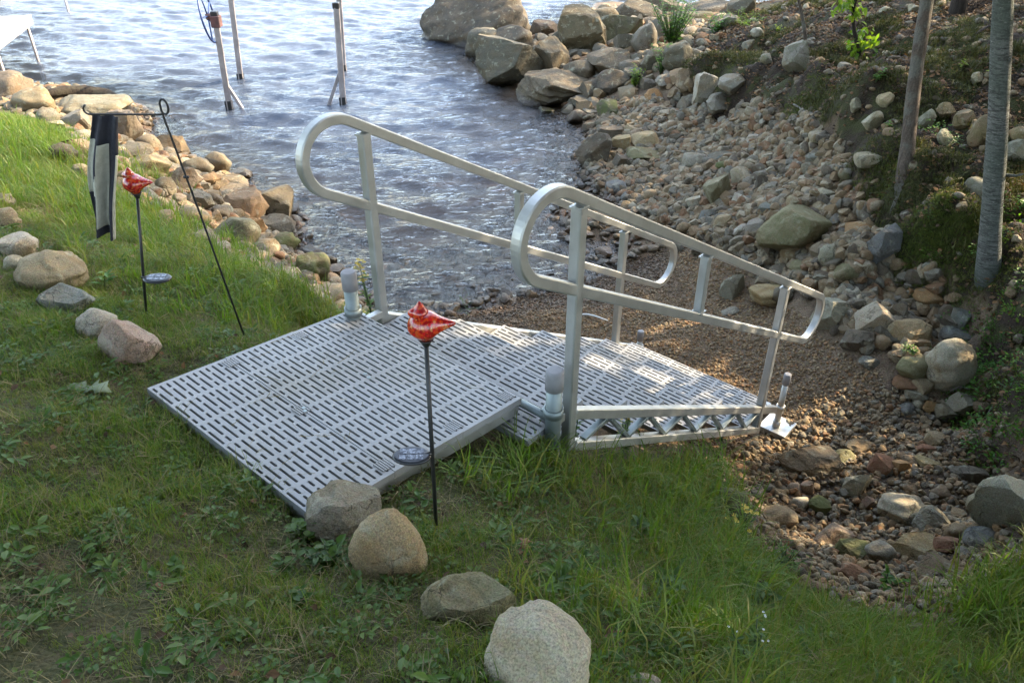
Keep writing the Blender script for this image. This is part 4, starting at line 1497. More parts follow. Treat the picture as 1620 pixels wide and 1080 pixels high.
def lawn_litter():
    r = np.random.default_rng(27)
    ms = []
    for k in range(4):
        V, Fq, T = [], [], []
        a = r.uniform(0, 6.28)
        leaf_quad(V, Fq, T, (0, 0, .012), (math.cos(a), math.sin(a), .15), (.2, .1, 1), .04, .026, r.uniform(.3, 1), .3)
        ms.append(leafmesh("dead_leaf", V, Fq, T, M['litter']))
    x, y = randpts([P_LAWN], 900, (-3.5, .9), (2.6, 5), r)
    m = ~in_platform(x, y, .0)
    x, y = x[m], y[m]
    scatter("lawn_litter", np.c_[x, y, G(x, y) + .012], np.c_[r.normal(0, .4, (len(x), 2)), r.uniform(0, 6.28, len(x))], r.uniform(.3, 1.0, len(x)), r.integers(0, 4, len(x)), ms)


lawn_litter()


def deck_litter():
    r = np.random.default_rng(29)
    ms = [blade_mesh("grass_clipping", 470 + k, 2, .01, .02, .05, .0013, 6.0, M['straw'], .5) for k in range(3)]
    n = 90
    P = np.array([plat(u, v, .003) for u, v in zip(r.uniform(.03, 1.12, n) ** 1.0, r.uniform(0, 1, n) ** .8 * 1.18 + .02)])
    scatter("deck_clippings", P, np.c_[r.normal(1.4, .25, n), r.normal(0, .2, n), r.uniform(0, 6.28, n)], r.uniform(.5, 1.1, n), r.integers(0, 3, n), ms)


deck_litter()


def long_grass():
    """taller seed-headed grass along the banks, round the stair and at the stream edge"""
    r = np.random.default_rng(23)
    X, Y, S = [], [], []
    spots = [(1085, 745, .22, 60, 2.1), (1040, 760, .22, 60, 1.5), (960, 740, .18, 50, 1.5), (870, 730, .2, 60, 1.4), (1110, 870, .25, 80, 1.4), (1160, 900, .16, 40, 1.2), (1570, 985, .16, 50, 1.7), (1615, 950, .14, 50, 1.9),
             (1450, 1030, .2, 50, 1.2), (1340, 1000, .2, 50, 1.1), (1050, 990, .3, 60, 1.4), (760, 690, .15, 40, 1.2), (480, 500, .2, 60, 1.5), (540, 480, .12, 40, 1.6), (60, 300, .5, 120, 1.6), (150, 330, .4, 110, 1.6),
             (20, 220, .6, 130, 1.9), (110, 250, .5, 120, 1.8), (230, 380, .35, 90, 1.5), (330, 420, .4, 80, 1.3), (420, 450, .3, 70, 1.4), (400, 510, .12, 30, 1.5), (260, 350, .25, 60, 1.7), (380, 400, .2, 50, 1.6)]
    for px, py, rad, n, s in spots:
        c = cast(px, py)
        X.append(c[0] + r.normal(0, rad, n))
        Y.append(c[1] + r.normal(0, rad, n))
        S.append(np.full(n, s) * r.uniform(.6, 1.2, n))
    x, y, s = map(np.concatenate, (X, Y, S))
    m = ~in_platform(x, y, .02) & (G(x, y) > .1)
    x, y, s = x[m], y[m], s[m]
    ms = [blade_mesh("long_grass_tuft", 500 + k, 16, .05, .06, .16, .0022, 1.1, M['grass'], .15) for k in range(5)]
    rot = np.c_[r.normal(0, .15, len(x)), r.normal(0, .15, len(x)), r.uniform(0, 6.283, len(x))]
    scatter("long_grass", np.c_[x, y, G(x, y) - .005], rot, s, r.integers(0, 5, len(x)), ms)


long_grass()


def pebbles():
    r = np.random.default_rng(31)
    ms = []
    for k in range(10):
        me = rock_mesh("pebble_shape", "araaf"[k % 5], 900 + k, 2)
        me.materials.append(M['pebble'])
        ms.append(me)

    mw = []
    for k in range(10):
        me = rock_mesh("pebble_shape", "araaf"[k % 5], 930 + k, 2)
        me.materials.append(M['pebble_warm'])
        mw.append(me)

    def go(name, polys, n, lo, hi, s0, s1, pw, warm=False):
        x, y = randpts(polys, n, lo, hi, r)
        s = s0 + (s1 - s0) * r.uniform(size=len(x)) ** pw
        z = G(x, y) + s * r.uniform(.02, .34, len(x))
        scl = np.c_[s, s * r.uniform(.6, 1, len(x)), s * r.uniform(.45, .9, len(x))]
        rot = np.c_[r.normal(0, .5, len(x)), r.normal(0, .5, len(x)), r.uniform(0, 6.283, len(x))]
        print(name, len(x))
        scatter(name, np.c_[x, y, z], rot, scl, r.integers(0, 10, len(x)), (mw if warm else ms) if name != "stream_gravel" else ms[:7] + mw[:3])
    go("cobble_bed", [P_COBBLE], 42000, (-.5, 4.6), (4.6, 15), .045, .20, 2.0)
    go("beach_gravel", [P_BEACH], 120000, (-1.6, 3.8), (4.4, 9), .008, .035, 2.6, True)
    go("stream_gravel", [P_STREAM], 36000, (.3, 1.8), (4.4, 6.5), .012, .075, 2.4, True)
    # odd stones at the waterline
    x = r.uniform(-8, 4, 40000)
    y = r.uniform(5, 14, 40000)
    h = H(x, y)
    m = (h > WATER - .22) & (h < WATER + .25) & ~inpoly(x, y, P_BEACH) & ~inpoly(x, y, P_BANK)
    x, y = x[m][:5000], y[m][:5000]
    s = .04 + .13 * r.uniform(size=len(x)) ** 2
    scatter("waterline_stones", np.c_[x, y, G(x, y) + s * .1], np.c_[r.normal(0, .3, (len(x), 2)), r.uniform(0, 6.28, len(x))], np.c_[s, s * .8, s * .6], r.integers(0, 10, len(x)), ms)
    # darker rubble filling the gaps between the boulders of the point
    P = ppoly("720 90;800 115;880 165;940 200;1000 165;1060 160;1110 130;1140 60;1180 20;1000 12;870 5;800 20")
    x, y = randpts([P], 3000, (-1.5, 7), (6, 22), r)
    s = .12 + .3 * r.uniform(size=len(x)) ** 1.6
    scatter("point_rubble", np.c_[x, y, G(x, y) + s * .02], np.c_[r.normal(0, .3, (len(x), 2)), r.uniform(0, 6.28, len(x))], np.c_[s, s * .85, s * .65], r.integers(0, 10, len(x)), ms)
    # rubble packed between the shore rocks on the left
    P = ppoly("0 122;60 138;130 144;190 168;215 195;270 235;350 265;440 310;475 350;470 400;530 430;560 480;500 480;400 425;320 385;240 345;190 300;130 240;70 195;0 172")
    x, y = randpts([P], 9000, (-9.5, 4), (0, 15), r)
    s = .07 + .2 * r.uniform(size=len(x)) ** 1.8
    scatter("shore_rubble", np.c_[x, y, G(x, y) + s * .05], np.c_[r.normal(0, .3, (len(x), 2)), r.uniform(0, 6.28, len(x))], np.c_[s, s * .85, s * .65], r.integers(0, 10, len(x)), ms)


pebbles()


def woodland_floor():
    r = np.random.default_rng(41)
    # dead leaves and needles
    ms = []
    for k in range(5):
        V, Fq, T = [], [], []
        for _ in range(3):
            a = r.uniform(0, 6.28)
            leaf_quad(V, Fq, T, (r.normal(0, .03), r.normal(0, .03), .006), (math.cos(a), math.sin(a), r.normal(0, .25)), (r.normal(0, .3), r.normal(0, .3), 1), .045, .028, r.uniform(0, 1), r.uniform(-.2, .4))
        ms.append(leafmesh("dead_leaf", V, Fq, T, M['litter']))
    x, y = randpts([P_BANK], 52000, (1.2, 2), (9, 18), r)
    m, _ = visible(x, y)
    x, y = x[m], y[m]
    m = vnoise(x, y, .8, 45) + .5 * vnoise(x, y, .2, 46) > -.45
    x, y = x[m], y[m]
    scatter("leaf_litter", np.c_[x, y, G(x, y) + .004], np.c_[r.normal(0, .3, (len(x), 2)), r.uniform(0, 6.28, len(x))], r.uniform(.5, 1.3, len(x)), r.integers(0, 5, len(x)), ms)
    # moss and short dry stems hanging on the bank
    ms = [blade_mesh("moss_tuft", 700 + k, 20, .05, .012, .05, .0022, 1.2, M['moss'], .15) for k in range(4)]
    x, y = randpts([P_BANK], 60000, (1.2, 2), (7, 16), r)
    m, _ = visible(x, y)
    x, y = x[m], y[m]
    m = vnoise(x, y, .75, 47) + .6 * vnoise(x, y, .2, 48) > .16
    x, y = x[m], y[m]
    scatter("bank_moss", np.c_[x, y, G(x, y) - .004], np.c_[r.normal(0, .35, (len(x), 2)), r.uniform(0, 6.28, len(x))], r.uniform(.7, 2.0, len(x)), r.integers(0, 4, len(x)), ms)
    # brighter cushions of moss near the foot of the bank
    mm = [blade_mesh("moss_tuft", 740 + k, 22, .05, .01, .035, .0022, 1.2, M['mossbright'], .1) for k in range(3)]
    X, Y = [], []
    for px, py, rad, n in [(1480, 365, .16, 500), (1525, 355, .16, 450), (1450, 395, .12, 300), (1505, 405, .15, 450), (1545, 430, .14, 350), (1250, 172, .2, 260), (1300, 155, .22, 300), (1120, 150, .2, 200), (1420, 300, .12, 200), (1400, 270, .15, 250), (1510, 290, .14, 260), (1590, 600, .16, 300)]:
        c = cast(px, py)
        X.append(c[0] + r.normal(0, rad, n))
        Y.append(c[1] + r.normal(0, rad, n))
    x, y = np.concatenate(X), np.concatenate(Y)
    m = vnoise(x, y, .16, 49) > -.25
    x, y = x[m], y[m]
    scatter("moss_cushions", np.c_[x, y, G(x, y) - .004], np.c_[r.normal(0, .35, (len(x), 2)), r.uniform(0, 6.28, len(x))], r.uniform(.6, 1.3, len(x)), r.integers(0, 3, len(x)), mm)
    # stones peeping out of the bank
    ps = [rock_mesh("pebble_shape", "raf"[k % 3], 950 + k, 2) for k in range(5)]
    for me in ps:
        me.materials.append(M['pebble'])
    x, y = randpts([P_BANK], 2600, (1.2, 2), (7, 16), r)
    s = .04 + .12 * r.uniform(size=len(x)) ** 2
    scatter("bank_stones", np.c_[x, y, G(x, y) + s * .05], np.c_[r.normal(0, .3, (len(x), 2)), r.uniform(0, 6.28, len(x))], np.c_[s, s * .8, s * .6], r.integers(0, 5, len(x)), ps)
    # leafy undergrowth on the lower right bank
    ms = [weed_mesh("undergrowth_sprig", 720 + k, 26, .10, .14, .035, .016, M['fern']) for k in range(4)]
    X, Y = [], []
    for px, py, rad, n in [(1575, 480, .25, 16), (1605, 520, .25, 34), (1595, 560, .22, 30), (1570, 600, .18, 14), (1600, 640, .2, 34), (1590, 670, .16, 18), (1610, 450, .22, 20), (1540, 590, .06, 7), (1610, 700, .1, 16), (1545, 450, .1, 9), (1595, 350, .1, 8),
                           (1495, 225, .08, 7), (1460, 420, .08, 6)]:
        c = cast(px, py)
        X.append(c[0] + r.normal(0, rad, n))
        Y.append(c[1] + r.normal(0, rad, n))
    x, y = np.concatenate(X), np.concatenate(Y)
    scatter("bank_undergrowth", np.c_[x, y, G(x, y)], np.c_[r.normal(0, .3, (len(x), 2)), r.uniform(0, 6.28, len(x))], r.uniform(.5, 1.2, len(x)), r.integers(0, 4, len(x)), ms)


woodland_floor()

# ------------------------------------------------------------------ platform of slotted panels
def slot_panel(name, LV, LU=.3895, nc=12, cells=6, th=.034):
    """panel along v (0..LV) and u (0..LU), top at n=0; real slots"""
    vs, fs, cache = [], [], {}

    def vid(u, v, n):
        k = (round(u, 5), round(v, 5), round(n, 5))
        if k not in cache:
            cache[k] = len(vs)
            vs.append(k)
        return cache[k]

    def quad(a, b, c, d):
        fs.append((vid(*a), vid(*b), vid(*c), vid(*d)))
    pitch = LU / nc
    slot = pitch * .36
    cell = LV / cells
    bar = .022

    def solid(u0, u1, v0, v1):
        quad((u0, v0, 0), (u0, v1, 0), (u1, v1, 0), (u1, v0, 0))

    for i in range(nc):
        u0 = i * pitch
        ua, ub = u0 + (pitch - slot) / 2, u0 + (pitch + slot) / 2
        solid(u0, ua, 0, LV)
        solid(ub, u0 + pitch, 0, LV)
        cuts = []
        for c in range(cells):
            v0 = c * cell + bar * (.5 if c else .9)
            v1 = (c + 1) * cell - bar * (.5 if c < cells - 1 else .9)
            sh = (v1 - v0 - .016) * .27
            seq = [(v0, v0 + sh), (v0 + sh + .016, v1)] if (i + c) % 2 == 0 else [(v0, v1 - sh - .016), (v1 - sh, v1)]
            cuts += seq
        last = 0.0
        for a, b in cuts:
            solid(ua, ub, last, a)
            q = slot * .3
            # corners of the slot cut off, then walls
            ring = [(ua + q, a), (ub - q, a), (ub, a + q), (ub, b - q), (ub - q, b), (ua + q, b), (ua, b - q), (ua, a + q)]
            for (c1, c2, k0) in (((ua, a), ring[7], ring[0]), ((ub, a), ring[1], ring[2]), ((ub, b), ring[3], ring[4]), ((ua, b), ring[5], ring[6])):
                fs.append((vid(*c1, 0), vid(*c2, 0), vid(*k0, 0)))
            for j in range(8):
                p0, p1 = ring[j], ring[(j + 1) % 8]
                quad((*p0, 0), (*p0, -th), (*p1, -th), (*p1, 0))
            last = b
        solid(ua, ub, last, LV)
    # skirt
    c = [(0, 0), (LU, 0), (LU, LV), (0, LV)]
    for j in range(4):
        a, b = c[j], c[(j + 1) % 4]
        quad((*a, 0), (*b, 0), (*b, -th), (*a, -th))
    me = bpy.data.meshes.new(name)
    me.from_pydata(vs, [], fs)
    me.update()
    me.materials.append(M['deck'])
    return me


def frame_mat(o, U, V, N):
    m = Matrix((Vector(U), Vector(V), Vector(N))).transposed().to_4x4()
    m.translation = Vector(o)
    return m


def set_local(o, parent, m):
    o.parent = parent
    o.matrix_local = Matrix.Translation(-parent.location) @ m


def lug(mb, o, U, V, N):
    """fine ribbed maker's patch on a panel end"""
    for i in range(6):
        mb.box(o + U * (.012 * i - .03) + N * .002, U * .0035, V * .032, N * .002)


pl = empty("dock_platform", plat(PL / 2, PW / 2, -.1), "square grey slotted plastic dock platform lying on the lawn at head of stair", "dock")
PME = slot_panel("deck_panel", PW)
for k in range(3):
    o = link("deck_panel", PME)
    w = .3895
    step = PL / 3
    set_local(o, pl, frame_mat(plat(k * step + .0008, 0, .0012 * ((k % 2) * 2 - 1)), PU * (step - .0016) / w, PV, PN))
mb = MB()
mb.box(plat(PL / 2, PW - .03, -.065), PU * (PL / 2 - .004), PV * .022, PN * .03, .003)
mb.build("side_beam", M['alu'], pl)
mb = MB()
mb.box(plat(PL / 2, .03, -.065), PU * (PL / 2 - .004), PV * .022, PN * .03, .003)
mb.build("side_beam", M['alu'], pl)
mb = MB()
mb.box(plat(.024, PW / 2, -.065), PU * .02, PV * (PW / 2 - .055), PN * .03, .003)
mb.build("end_beam", M['alu'], pl)
mb = MB()
mb.box(plat(PL - .026, PW / 2, -.065), PU * .02, PV * (PW / 2 - .055), PN * .03, .003)
mb.build("end_beam", M['alu'], pl)
for u, v in ((PL * .333, PW - .06), (PL * .667, PW - .06), (PL * .333, .06), (PL * .667, .06), (PL * .333, PW * .5), (PL - .05, PW - .06)):
    mb = MB()
    lug(mb, plat(u, v, 0), PU, PV, PN)
    mb.build("screw_plate", M['deck'], pl)
for k, (u, v) in enumerate([(PL / 3, PW * .52), (PL * 2 / 3, PW * .47), (PL / 3 + .01, PW * .5), (PL * 2 / 3 - .01, PW * .5)]):
    mb = MB()
    mb.cyl(plat(u, v, -.004), plat(u, v, .005), .009, 8)
    mb.build("screw", M['galv'], pl)

# ------------------------------------------------------------------ stair gangway
VN, VF = 1.5596, .3596
gw = empty("stair_gangway", gang(1.2, .96, -.3), "aluminium stair gangway with two loop handrails going down to the beach", "stairs")


def handrail(v):
    c = .0255
    hT, hM = .955, .575
    gap = (hT - hM) * math.cos(math.radians(30.15))
    R = gap / 2
    sn = math.sin(math.radians(30.15))

    def pt(a, b):
        """a along the slope from the mid rail line's foot, b up across the slope (0 mid rail, gap top rail)"""
        base = gang(0, v, hM)
        return base + (GD * a + GN * b) * KG
    off = -(hT - hM) * sn       # foot of the top rail's point above post 1, measured along the slope
    a0, a1 = -.28, 3.10
    path = []
    for k in range(29):
        t = math.pi * (-.5 - k / 28.0)
        path.append(pt(a0 + R * 1.08 * math.cos(t) * 1.0, R + R * math.sin(t)))
    for k in range(29):
        t = math.pi * (.5 - k / 28.0)
        path.append(pt(a1 + R * 1.0 * math.cos(t), R + R * math.sin(t)))
    # the way round: lower left -> loop -> top rail -> right loop -> mid rail, closed
    mb = MB()
    mb.tube(path, rsq(c, c, .006), bino=GV, closed=True, smooth=False)
    rail = mb.build("handrail", M['alu'], gw)
    lo = {0: -.215, 2.5265: -.23}
    for s in (0, 2.5265):
        # posts reach from the foot of the truss to the underside of the top rail, standing proud beside the mid rail
        mb = MB()
        side = .0 if True else 0
        a, b = gang(s, v, lo[s]), gang(s, v, .955 - .03)
        mb.tube([a, b], rsq(.0265, .0265, .006), bino=GV, smooth=False)
        mb.build("post", M['alu'], rail)
    mb = MB()
    mb.tube([gang(1.225, v, hM + .026), gang(1.225, v, .955 - .028)], rsq(.024, .024, .005), bino=GV, smooth=False)
    mb.build("post", M['alu'], rail)
    # weld beads where posts meet the rails
    for s, h in ((0, .918), (2.5265, .918), (1.225, .918), (1.225, hM + .034)):
        mb = MB()
        mb.box(gang(s, v, h), GH * .031, GV * .031, ZZ * .004)
        mb.build("weld", M['alu'], rail)
    return rail


handrail(VN)
handrail(VF)

GW_END = 2.86
for v, sgn in ((VN, 1), (VF, -1)):
    mb = MB()
    a, b = .03, 2.498
    mb.box(gang((a + b) / 2, v, 0) - GN * .026, GD * ((b - a) / 2 * KG), GV * .027, GN * .026, .004)
    st = mb.build("stringer", M['alu'], gw)
    mb = MB()
    mb.box(gang((2.556 + GW_END) / 2, v, 0) - GN * .03, GD * ((GW_END - 2.556) / 2 * KG), GV * .024, GN * .028, .004)
    mb.build("stringer_end", M['alu'], gw)
    mb = MB()
    mb.box(gang((a + b) / 2, v, -.205) + GN * .0, GD * ((b - a) / 2 * KG), GV * .028, GN * .024, .004)
    mb.build("lower_chord", M['alu'], gw)
    # zigzag braces
    k = 0
    s = .13
    while s < 2.42:
        top = s + .215
        for p0, p1 in (((s, -.178), (top - .02, -.06)), ((top + .02, -.06), (min(s + .43, 2.48), -.178))):
            A, B = gang(p0[0], v, p0[1]), gang(p1[0], v, p1[1])
            mb = MB()
            mb.tube([A, B], rsq(.011, .018, .003), bino=GV, smooth=False)
            mb.build("brace", M['galv'], gw)
        s += .43
TME = slot_panel("tread", 1.135 * KG, .412)
GT = np.cross(GH, GV)
if GT[2] < 0:
    GT = -GT
for k in range(7):
    s = .165 + .43 * k
    o = link("tread", TME)
    nose = gang(s, VF + .0325, .028)
    back = nose - GH * .412
    set_local(o, gw, frame_mat(back, GH, GV, GT))
    for v in (VF + .045, VN - .045):
        mb = MB()
        n2 = gang(s, v, 0)
        A, B, C_ = n2 - GH * .02 + ZZ * .024, n2 - GH * .11 + ZZ * (.024 - .02), n2 - GH * .03 - ZZ * .05
        w = GV * .004
        D_ = n2 - GH * .37 - ZZ * .012
        mb.add([A + w, D_ + w, C_ + w, A - w, D_ - w, C_ - w], [(0, 1, 2), (5, 4, 3), (0, 3, 4, 1), (1, 4, 5, 2), (2, 5, 3, 0)])
        mb.build("tread_bracket", M['alu'], gw)
for s, h in ((.02, -.19), (GW_END - .02, -.03)):
    mb = MB()
    mb.box(gang(s, (VN + VF) / 2, h), GH * .02, GV * (((VN - VF) / 2 - .03) * KG), ZZ * .025, .003)
    mb.build("cross_beam", M['alu'], gw)
# hinge tube and brackets that carry the platform edge
mb = MB()
e0, e1 = plat(PL + .03, 1.17, -.055), plat(PL + .03, 1.37, -.055)
mb.cyl(e0, e1, .021, 16)
mb.build("hinge_tube", M['galv'], gw)
mb = MB()
mb.box(gang(-.07, VN - .055, -.045), GH * .05, GV * .022, ZZ * .03, .003)
mb.build("hinge_bracket", M['galv'], gw)
mb = MB()
mb.box(gang(-.09, VF + .03, -.03), GH * .05, GV * .02, ZZ * .02, .003)
mb.build("hinge_bracket", M['alu'], gw)
# sleeves welded to the gangway that the pipe legs pass through
LEGS = [(-.128, VN + .0, .212, .037, -.42), (-.20, VF, .22, .037, -.5), (2.985, VN + .0, .31, .024, None), (2.945, VF, .15, .024, None)]


def ring(mb, c, r0, r1, h, n=18):
    vs, fs = [], []
    for k in range(n):
        a = 2 * math.pi * k / n
        ca, sa = math.cos(a), math.sin(a)
        for rr_, zz in ((r0, -h), (r1, -h), (r1, h), (r0, h)):
            vs.append(c + np.array([rr_ * ca, rr_ * sa, zz]))
    for k in range(n):
        b, d = 4 * k, 4 * ((k + 1) % n)
        for j in range(4):
            fs.append((b + j, d + j, d + (j + 1) % 4, b + (j + 1) % 4))
    mb.add(vs, fs, True)


for (s, v, top, r, bot), dk in zip(LEGS, (.022, .022, .02, .02)):
    mb = MB()
    c = gang(s, v, 0)
    ring(mb, c - ZZ * dk * .9, r + .003, r + .010, dk)
    mb.build("pipe_sleeve", M['galv'] if r > .03 else M['alu'], gw)
    mb = MB()
    q = gang(s + .045, v - .0, -.06)
    mb.box(q, GH * .03, GV * .012, ZZ * .02)
    mb.build("sleeve_bracket", M['alu'], gw)

LAB = ["thick capped pipe leg by the platform corner on the near handrail side", "thick capped pipe leg at the platform's far corner by the water",
       "thin capped pipe leg standing on square foot plate at near foot of stair", "thin capped pipe leg at the far foot of the stair on beach"]
for (s, v, top, r, bot), lab in zip(LEGS, LAB):
    c = gang(s, v, 0)
    g = float(G(c[0], c[1])[0])
    base = np.array([c[0], c[1], g])
    t = np.array([c[0], c[1], c[2] + top])
    e = empty("pipe_leg", base, lab, "pipe leg", "pipe legs holding the stair")
    mb = MB()
    mb.cyl(np.array([c[0], c[1], g - .05]), t - ZZ * .012, r, 20)
    mb.build("pipe", M['galv'] if r > .03 else M['alu'], e)
    mb = MB()
    rc = r + .005
    ch = .105 if r > .03 else .10
    mb.tube([t - ZZ * ch, t - ZZ * .014, t - ZZ * .004, t], circ(1, 20), radii=[rc, rc, rc * .93, rc * .75])
    mb.build("cap", M['cap'], e)
    if bot is None:
        mb = MB()
        f = base + GH * .03 - GV * .0 + ZZ * .05
        mb.box(f, GH * .115, GV * .115, ZZ * .006, .003)
        for sg in (-1, 1):
            mb.box(f + GV * .112 * sg - ZZ * .022, GH * .112, GV * .003, ZZ * .0155)
            mb.box(f + GH * .112 * sg - ZZ * .022, GH * .003, GV * .108, ZZ * .0155)
        mb.build("foot_plate", M['alu'], e)
        mb = MB()
        mb.cyl(base + ZZ * .032, base + ZZ * .12, r + .008, 16)
        mb.build("foot_collar", M['alu'], e)

# ------------------------------------------------------------------ garden stakes with glass birds, flag
def stake(base, toppx, label, podpx, scale=1.0, face=1):
    base = np.array(base)
    top = px_top(base, *toppx)
    h, tilt = top[2] - base[2], (top[0] - base[0], 0)
    pc = px_top(base, *podpx)
    e = empty("bird_stake", base, label, "garden stake", "red glass bird stakes")
    mb = MB()
    mb.cyl(base - ZZ * .06, top, .0075, 10)
    mb.build("pole", M['black'], e)
    mb = MB()
    mb.tube([top - ZZ * .015, top, top + ZZ * .014], circ(1, 14), radii=[.010, .016, .026])
    mb.build("cup", M['black'], e)
    # bird body: lathe with head, crest, beak-side and tail drawn out
    v, f = ICO[4]
    p = v.copy()
    z = p[:, 2]
    ax = np.array([face, 0, 0])
    rad = np.where(z < .15, .052 * (1 + .12 * z), .052)
    out = np.zeros_like(p)
    body = np.c_[p[:, 0] * .055, p[:, 1] * .05, p[:, 2] * .054]
    tail = np.clip((p[:, 0] * face - .55) / .45, 0, 1)
    body[:, 0] += face * .042 * tail ** 1.5
    body[:, 2] = np.where(tail > 0, body[:, 2] * (1 - .55 * tail) + .012 * tail, body[:, 2])
    body[:, 1] *= 1 - .55 * tail
    cup = np.clip((-p[:, 2] - .2) / .8, 0, 1)
    body[:, 0] *= 1 - .42 * cup
    body[:, 1] *= 1 - .42 * cup
    body += top + np.array([0, 0, .058])
    me = npmesh("bird_body", body - base, f)
    me.materials.append(M['bird'])
    b = link("bird_body", me, None, e)
    hd = np.c_[p[:, 0] * .026, p[:, 1] * .026, p[:, 2] * .028]
    cr = np.clip((p[:, 2] - .35) / .65, 0, 1)
    hd[:, 2] += .014 * cr ** 1.6
    hd[:, :2] *= (1 - .5 * cr)[:, None]
    bk = np.clip((-p[:, 0] * face - .72) / .28, 0, 1)
    hd[:, 0] -= face * .012 * bk
    hd += top + np.array([-face * .012, 0, .106])
    me = npmesh("head", hd - base, f)
    me.materials.append(M['bird'])
    link("head", me, None, b)
    # solar cell pod on a short arm
    c = pc - np.array([0, .01, 0])
    zz = pc[2] - base[2]
    mb = MB()
    mb.tube([base + np.array([tilt[0] * zz / h, 0, zz + .004]), (base + np.array([tilt[0] * zz / h, 0, zz]) + c) / 2, c], circ(.009, 8))
    mb.build("pod_arm", M['blackplastic'], e)
    q = np.array(v) * np.array([.068 * scale, .046 * scale, .017])
    q[:, 2] = np.clip(q[:, 2], -.016, .0085)
    me = npmesh("solar_pod", q + c - base, f)
    me.materials.append(M['blackplastic'])
    pd = link("solar_pod", me, None, e)
    for i in range(-1, 2):
        for j in range(-1, 1):
            mb = MB()
            mb.box(c + np.array([i * .028 * scale, (j + .5) * .03 * scale, .0095]), (.0125 * scale, 0, 0), (0, .0125 * scale, 0), (0, 0, .0008))
            mb.build("solar_cell", M['cell'], pd)
    return e


kk = NT("solar_cell")
cn = kk.ramp(kk.noise(90, 3, .7, kk.pos()), [(.42, (.03, .033, .04)), (.6, (.2, .21, .23))])
kk.bsdf(cn, .15, .4, None, .6)
M['cell'] = kk.m
b = at_z(690, 836, 1.63)
b[2] = float(G(b[0], b[1])[0])
stake(b, (674, 541), "nearer red mosaic glass bird on black stake with solar pod, beside the platform edge", (652, 718), 1.0)
b = at_z(229, 503, 1.5)
b[2] = float(G(b[0], b[1])[0])
stake(b, (217, 309), "farther red mosaic glass bird on black stake behind the left border stones", (250, 439), 1.12)

hb = at_z(390, 533, 1.5)
hb[2] = float(G(hb[0], hb[1])[0])
hk = empty("flag_hook", hb, "black leaning wire flag stand with curled top, on lawn beside the shore rocks", "flag stand")
ht = px_top(hb, 257, 180)
mb = MB()
pth = [hb - ZZ * .08 + (hb - ht) * .03, hb * .4 + ht * .6, ht]
cc_ = ht + np.array([.012, 0, .02])
for k in range(1, 14):
    a = math.pi - 2 * math.pi * k / 13 * .95
    pth.append(cc_ + np.array([.018 * math.cos(a), .004, .034 * math.sin(a) + .01]))
mb.tube(pth, circ(.0052, 8))
mb.build("stand_pole", M['black'], hk)
arm_l = px_top(hb, 142, 181)
mb = MB()
ae = ht + np.array([.004, 0, -.004])
pth = [ae, arm_l]
for k in range(1, 9):
    a = -math.pi / 2 - math.pi * k / 8 * .9
    pth.append(arm_l + np.array([.022 * math.cos(a), 0, .022 + .022 * math.sin(a)]) + ZZ * 0)
mb.tube(pth, circ(.0045, 8))
mb.build("stand_arm", M['black'], hk)
mb = MB()
mb.tube([ht * .75 + hb * .25 - np.array([.012, 0, 0]), ht * .75 + hb * .25 + np.array([.012, 0, 0])], circ(.007, 8))
mb.build("joint", M['black'], hk)


def flag():
    nu, nv = 44, 40
    x0, x1, zt, Hh = -1.862, -1.735, 2.668, .60
    V = []
    fb = np.array([0, 3.6, 0])
    TL, TR, BL, BR = (px_top(fb, *q) for q in ((146, 182), (190, 182), (150, 366), (184, 376)))
    for j in range(nv + 1):
        t = j / nv
        for i in range(nu + 1):
            u = i / nu
            # gathered cloth: three folds in depth, the left one fanning out lower down
            fan = .024 * math.sin(math.pi * t) * (1 - u)
            uu = u + .05 * math.sin(u * 3 * math.pi) * (.4 + .6 * t)
            q = (TL * (1 - uu) + TR * uu) * (1 - t) + (BL * (1 - uu) + BR * uu) * t
            x = q[0] - fan * 1.3
            y = 3.6 - .006 + (.014 + .026 * t) * math.sin(u * 3.6 * math.pi + .5 + .5 * t) + .008 * math.sin(9 * t + 5 * u)
            V.append((x, y, q[2]))
    dark, cream = [], []
    for j in range(nv):
        for i in range(nu):
            u, t = (i + .5) / nu, (j + .5) / nv
            a = j * (nu + 1) + i
            f = (a, a + 1, a + nu + 2, a + nu + 1)
            isc = (.34 < u < .66 and .22 < t < .93 + .0 * u) or (u <= .34 and .20 < t < .64) or (u > .93 and t > .3)
            if .20 < u < .36 and t < .52 - abs(u - .3):
                isc = False
            (cream if isc else dark).append(f)
    o = np.array([-1.80, 3.6, 2.668])
    e = empty("garden_flag", o, "folded dark garden flag with cream middle hanging from the black wire stand", "flag")
    for nm, fs, m in (("border_cloth", dark, M['flagdark']), ("centre_cloth", cream, M['flagcream'])):
        mb = MB()
        mb.add(V, fs, True)
        ob = mb.build(nm, m, e)
        md = ob.modifiers.new("thick", 'SOLIDIFY')
        md.thickness = .002
    return e


flag()

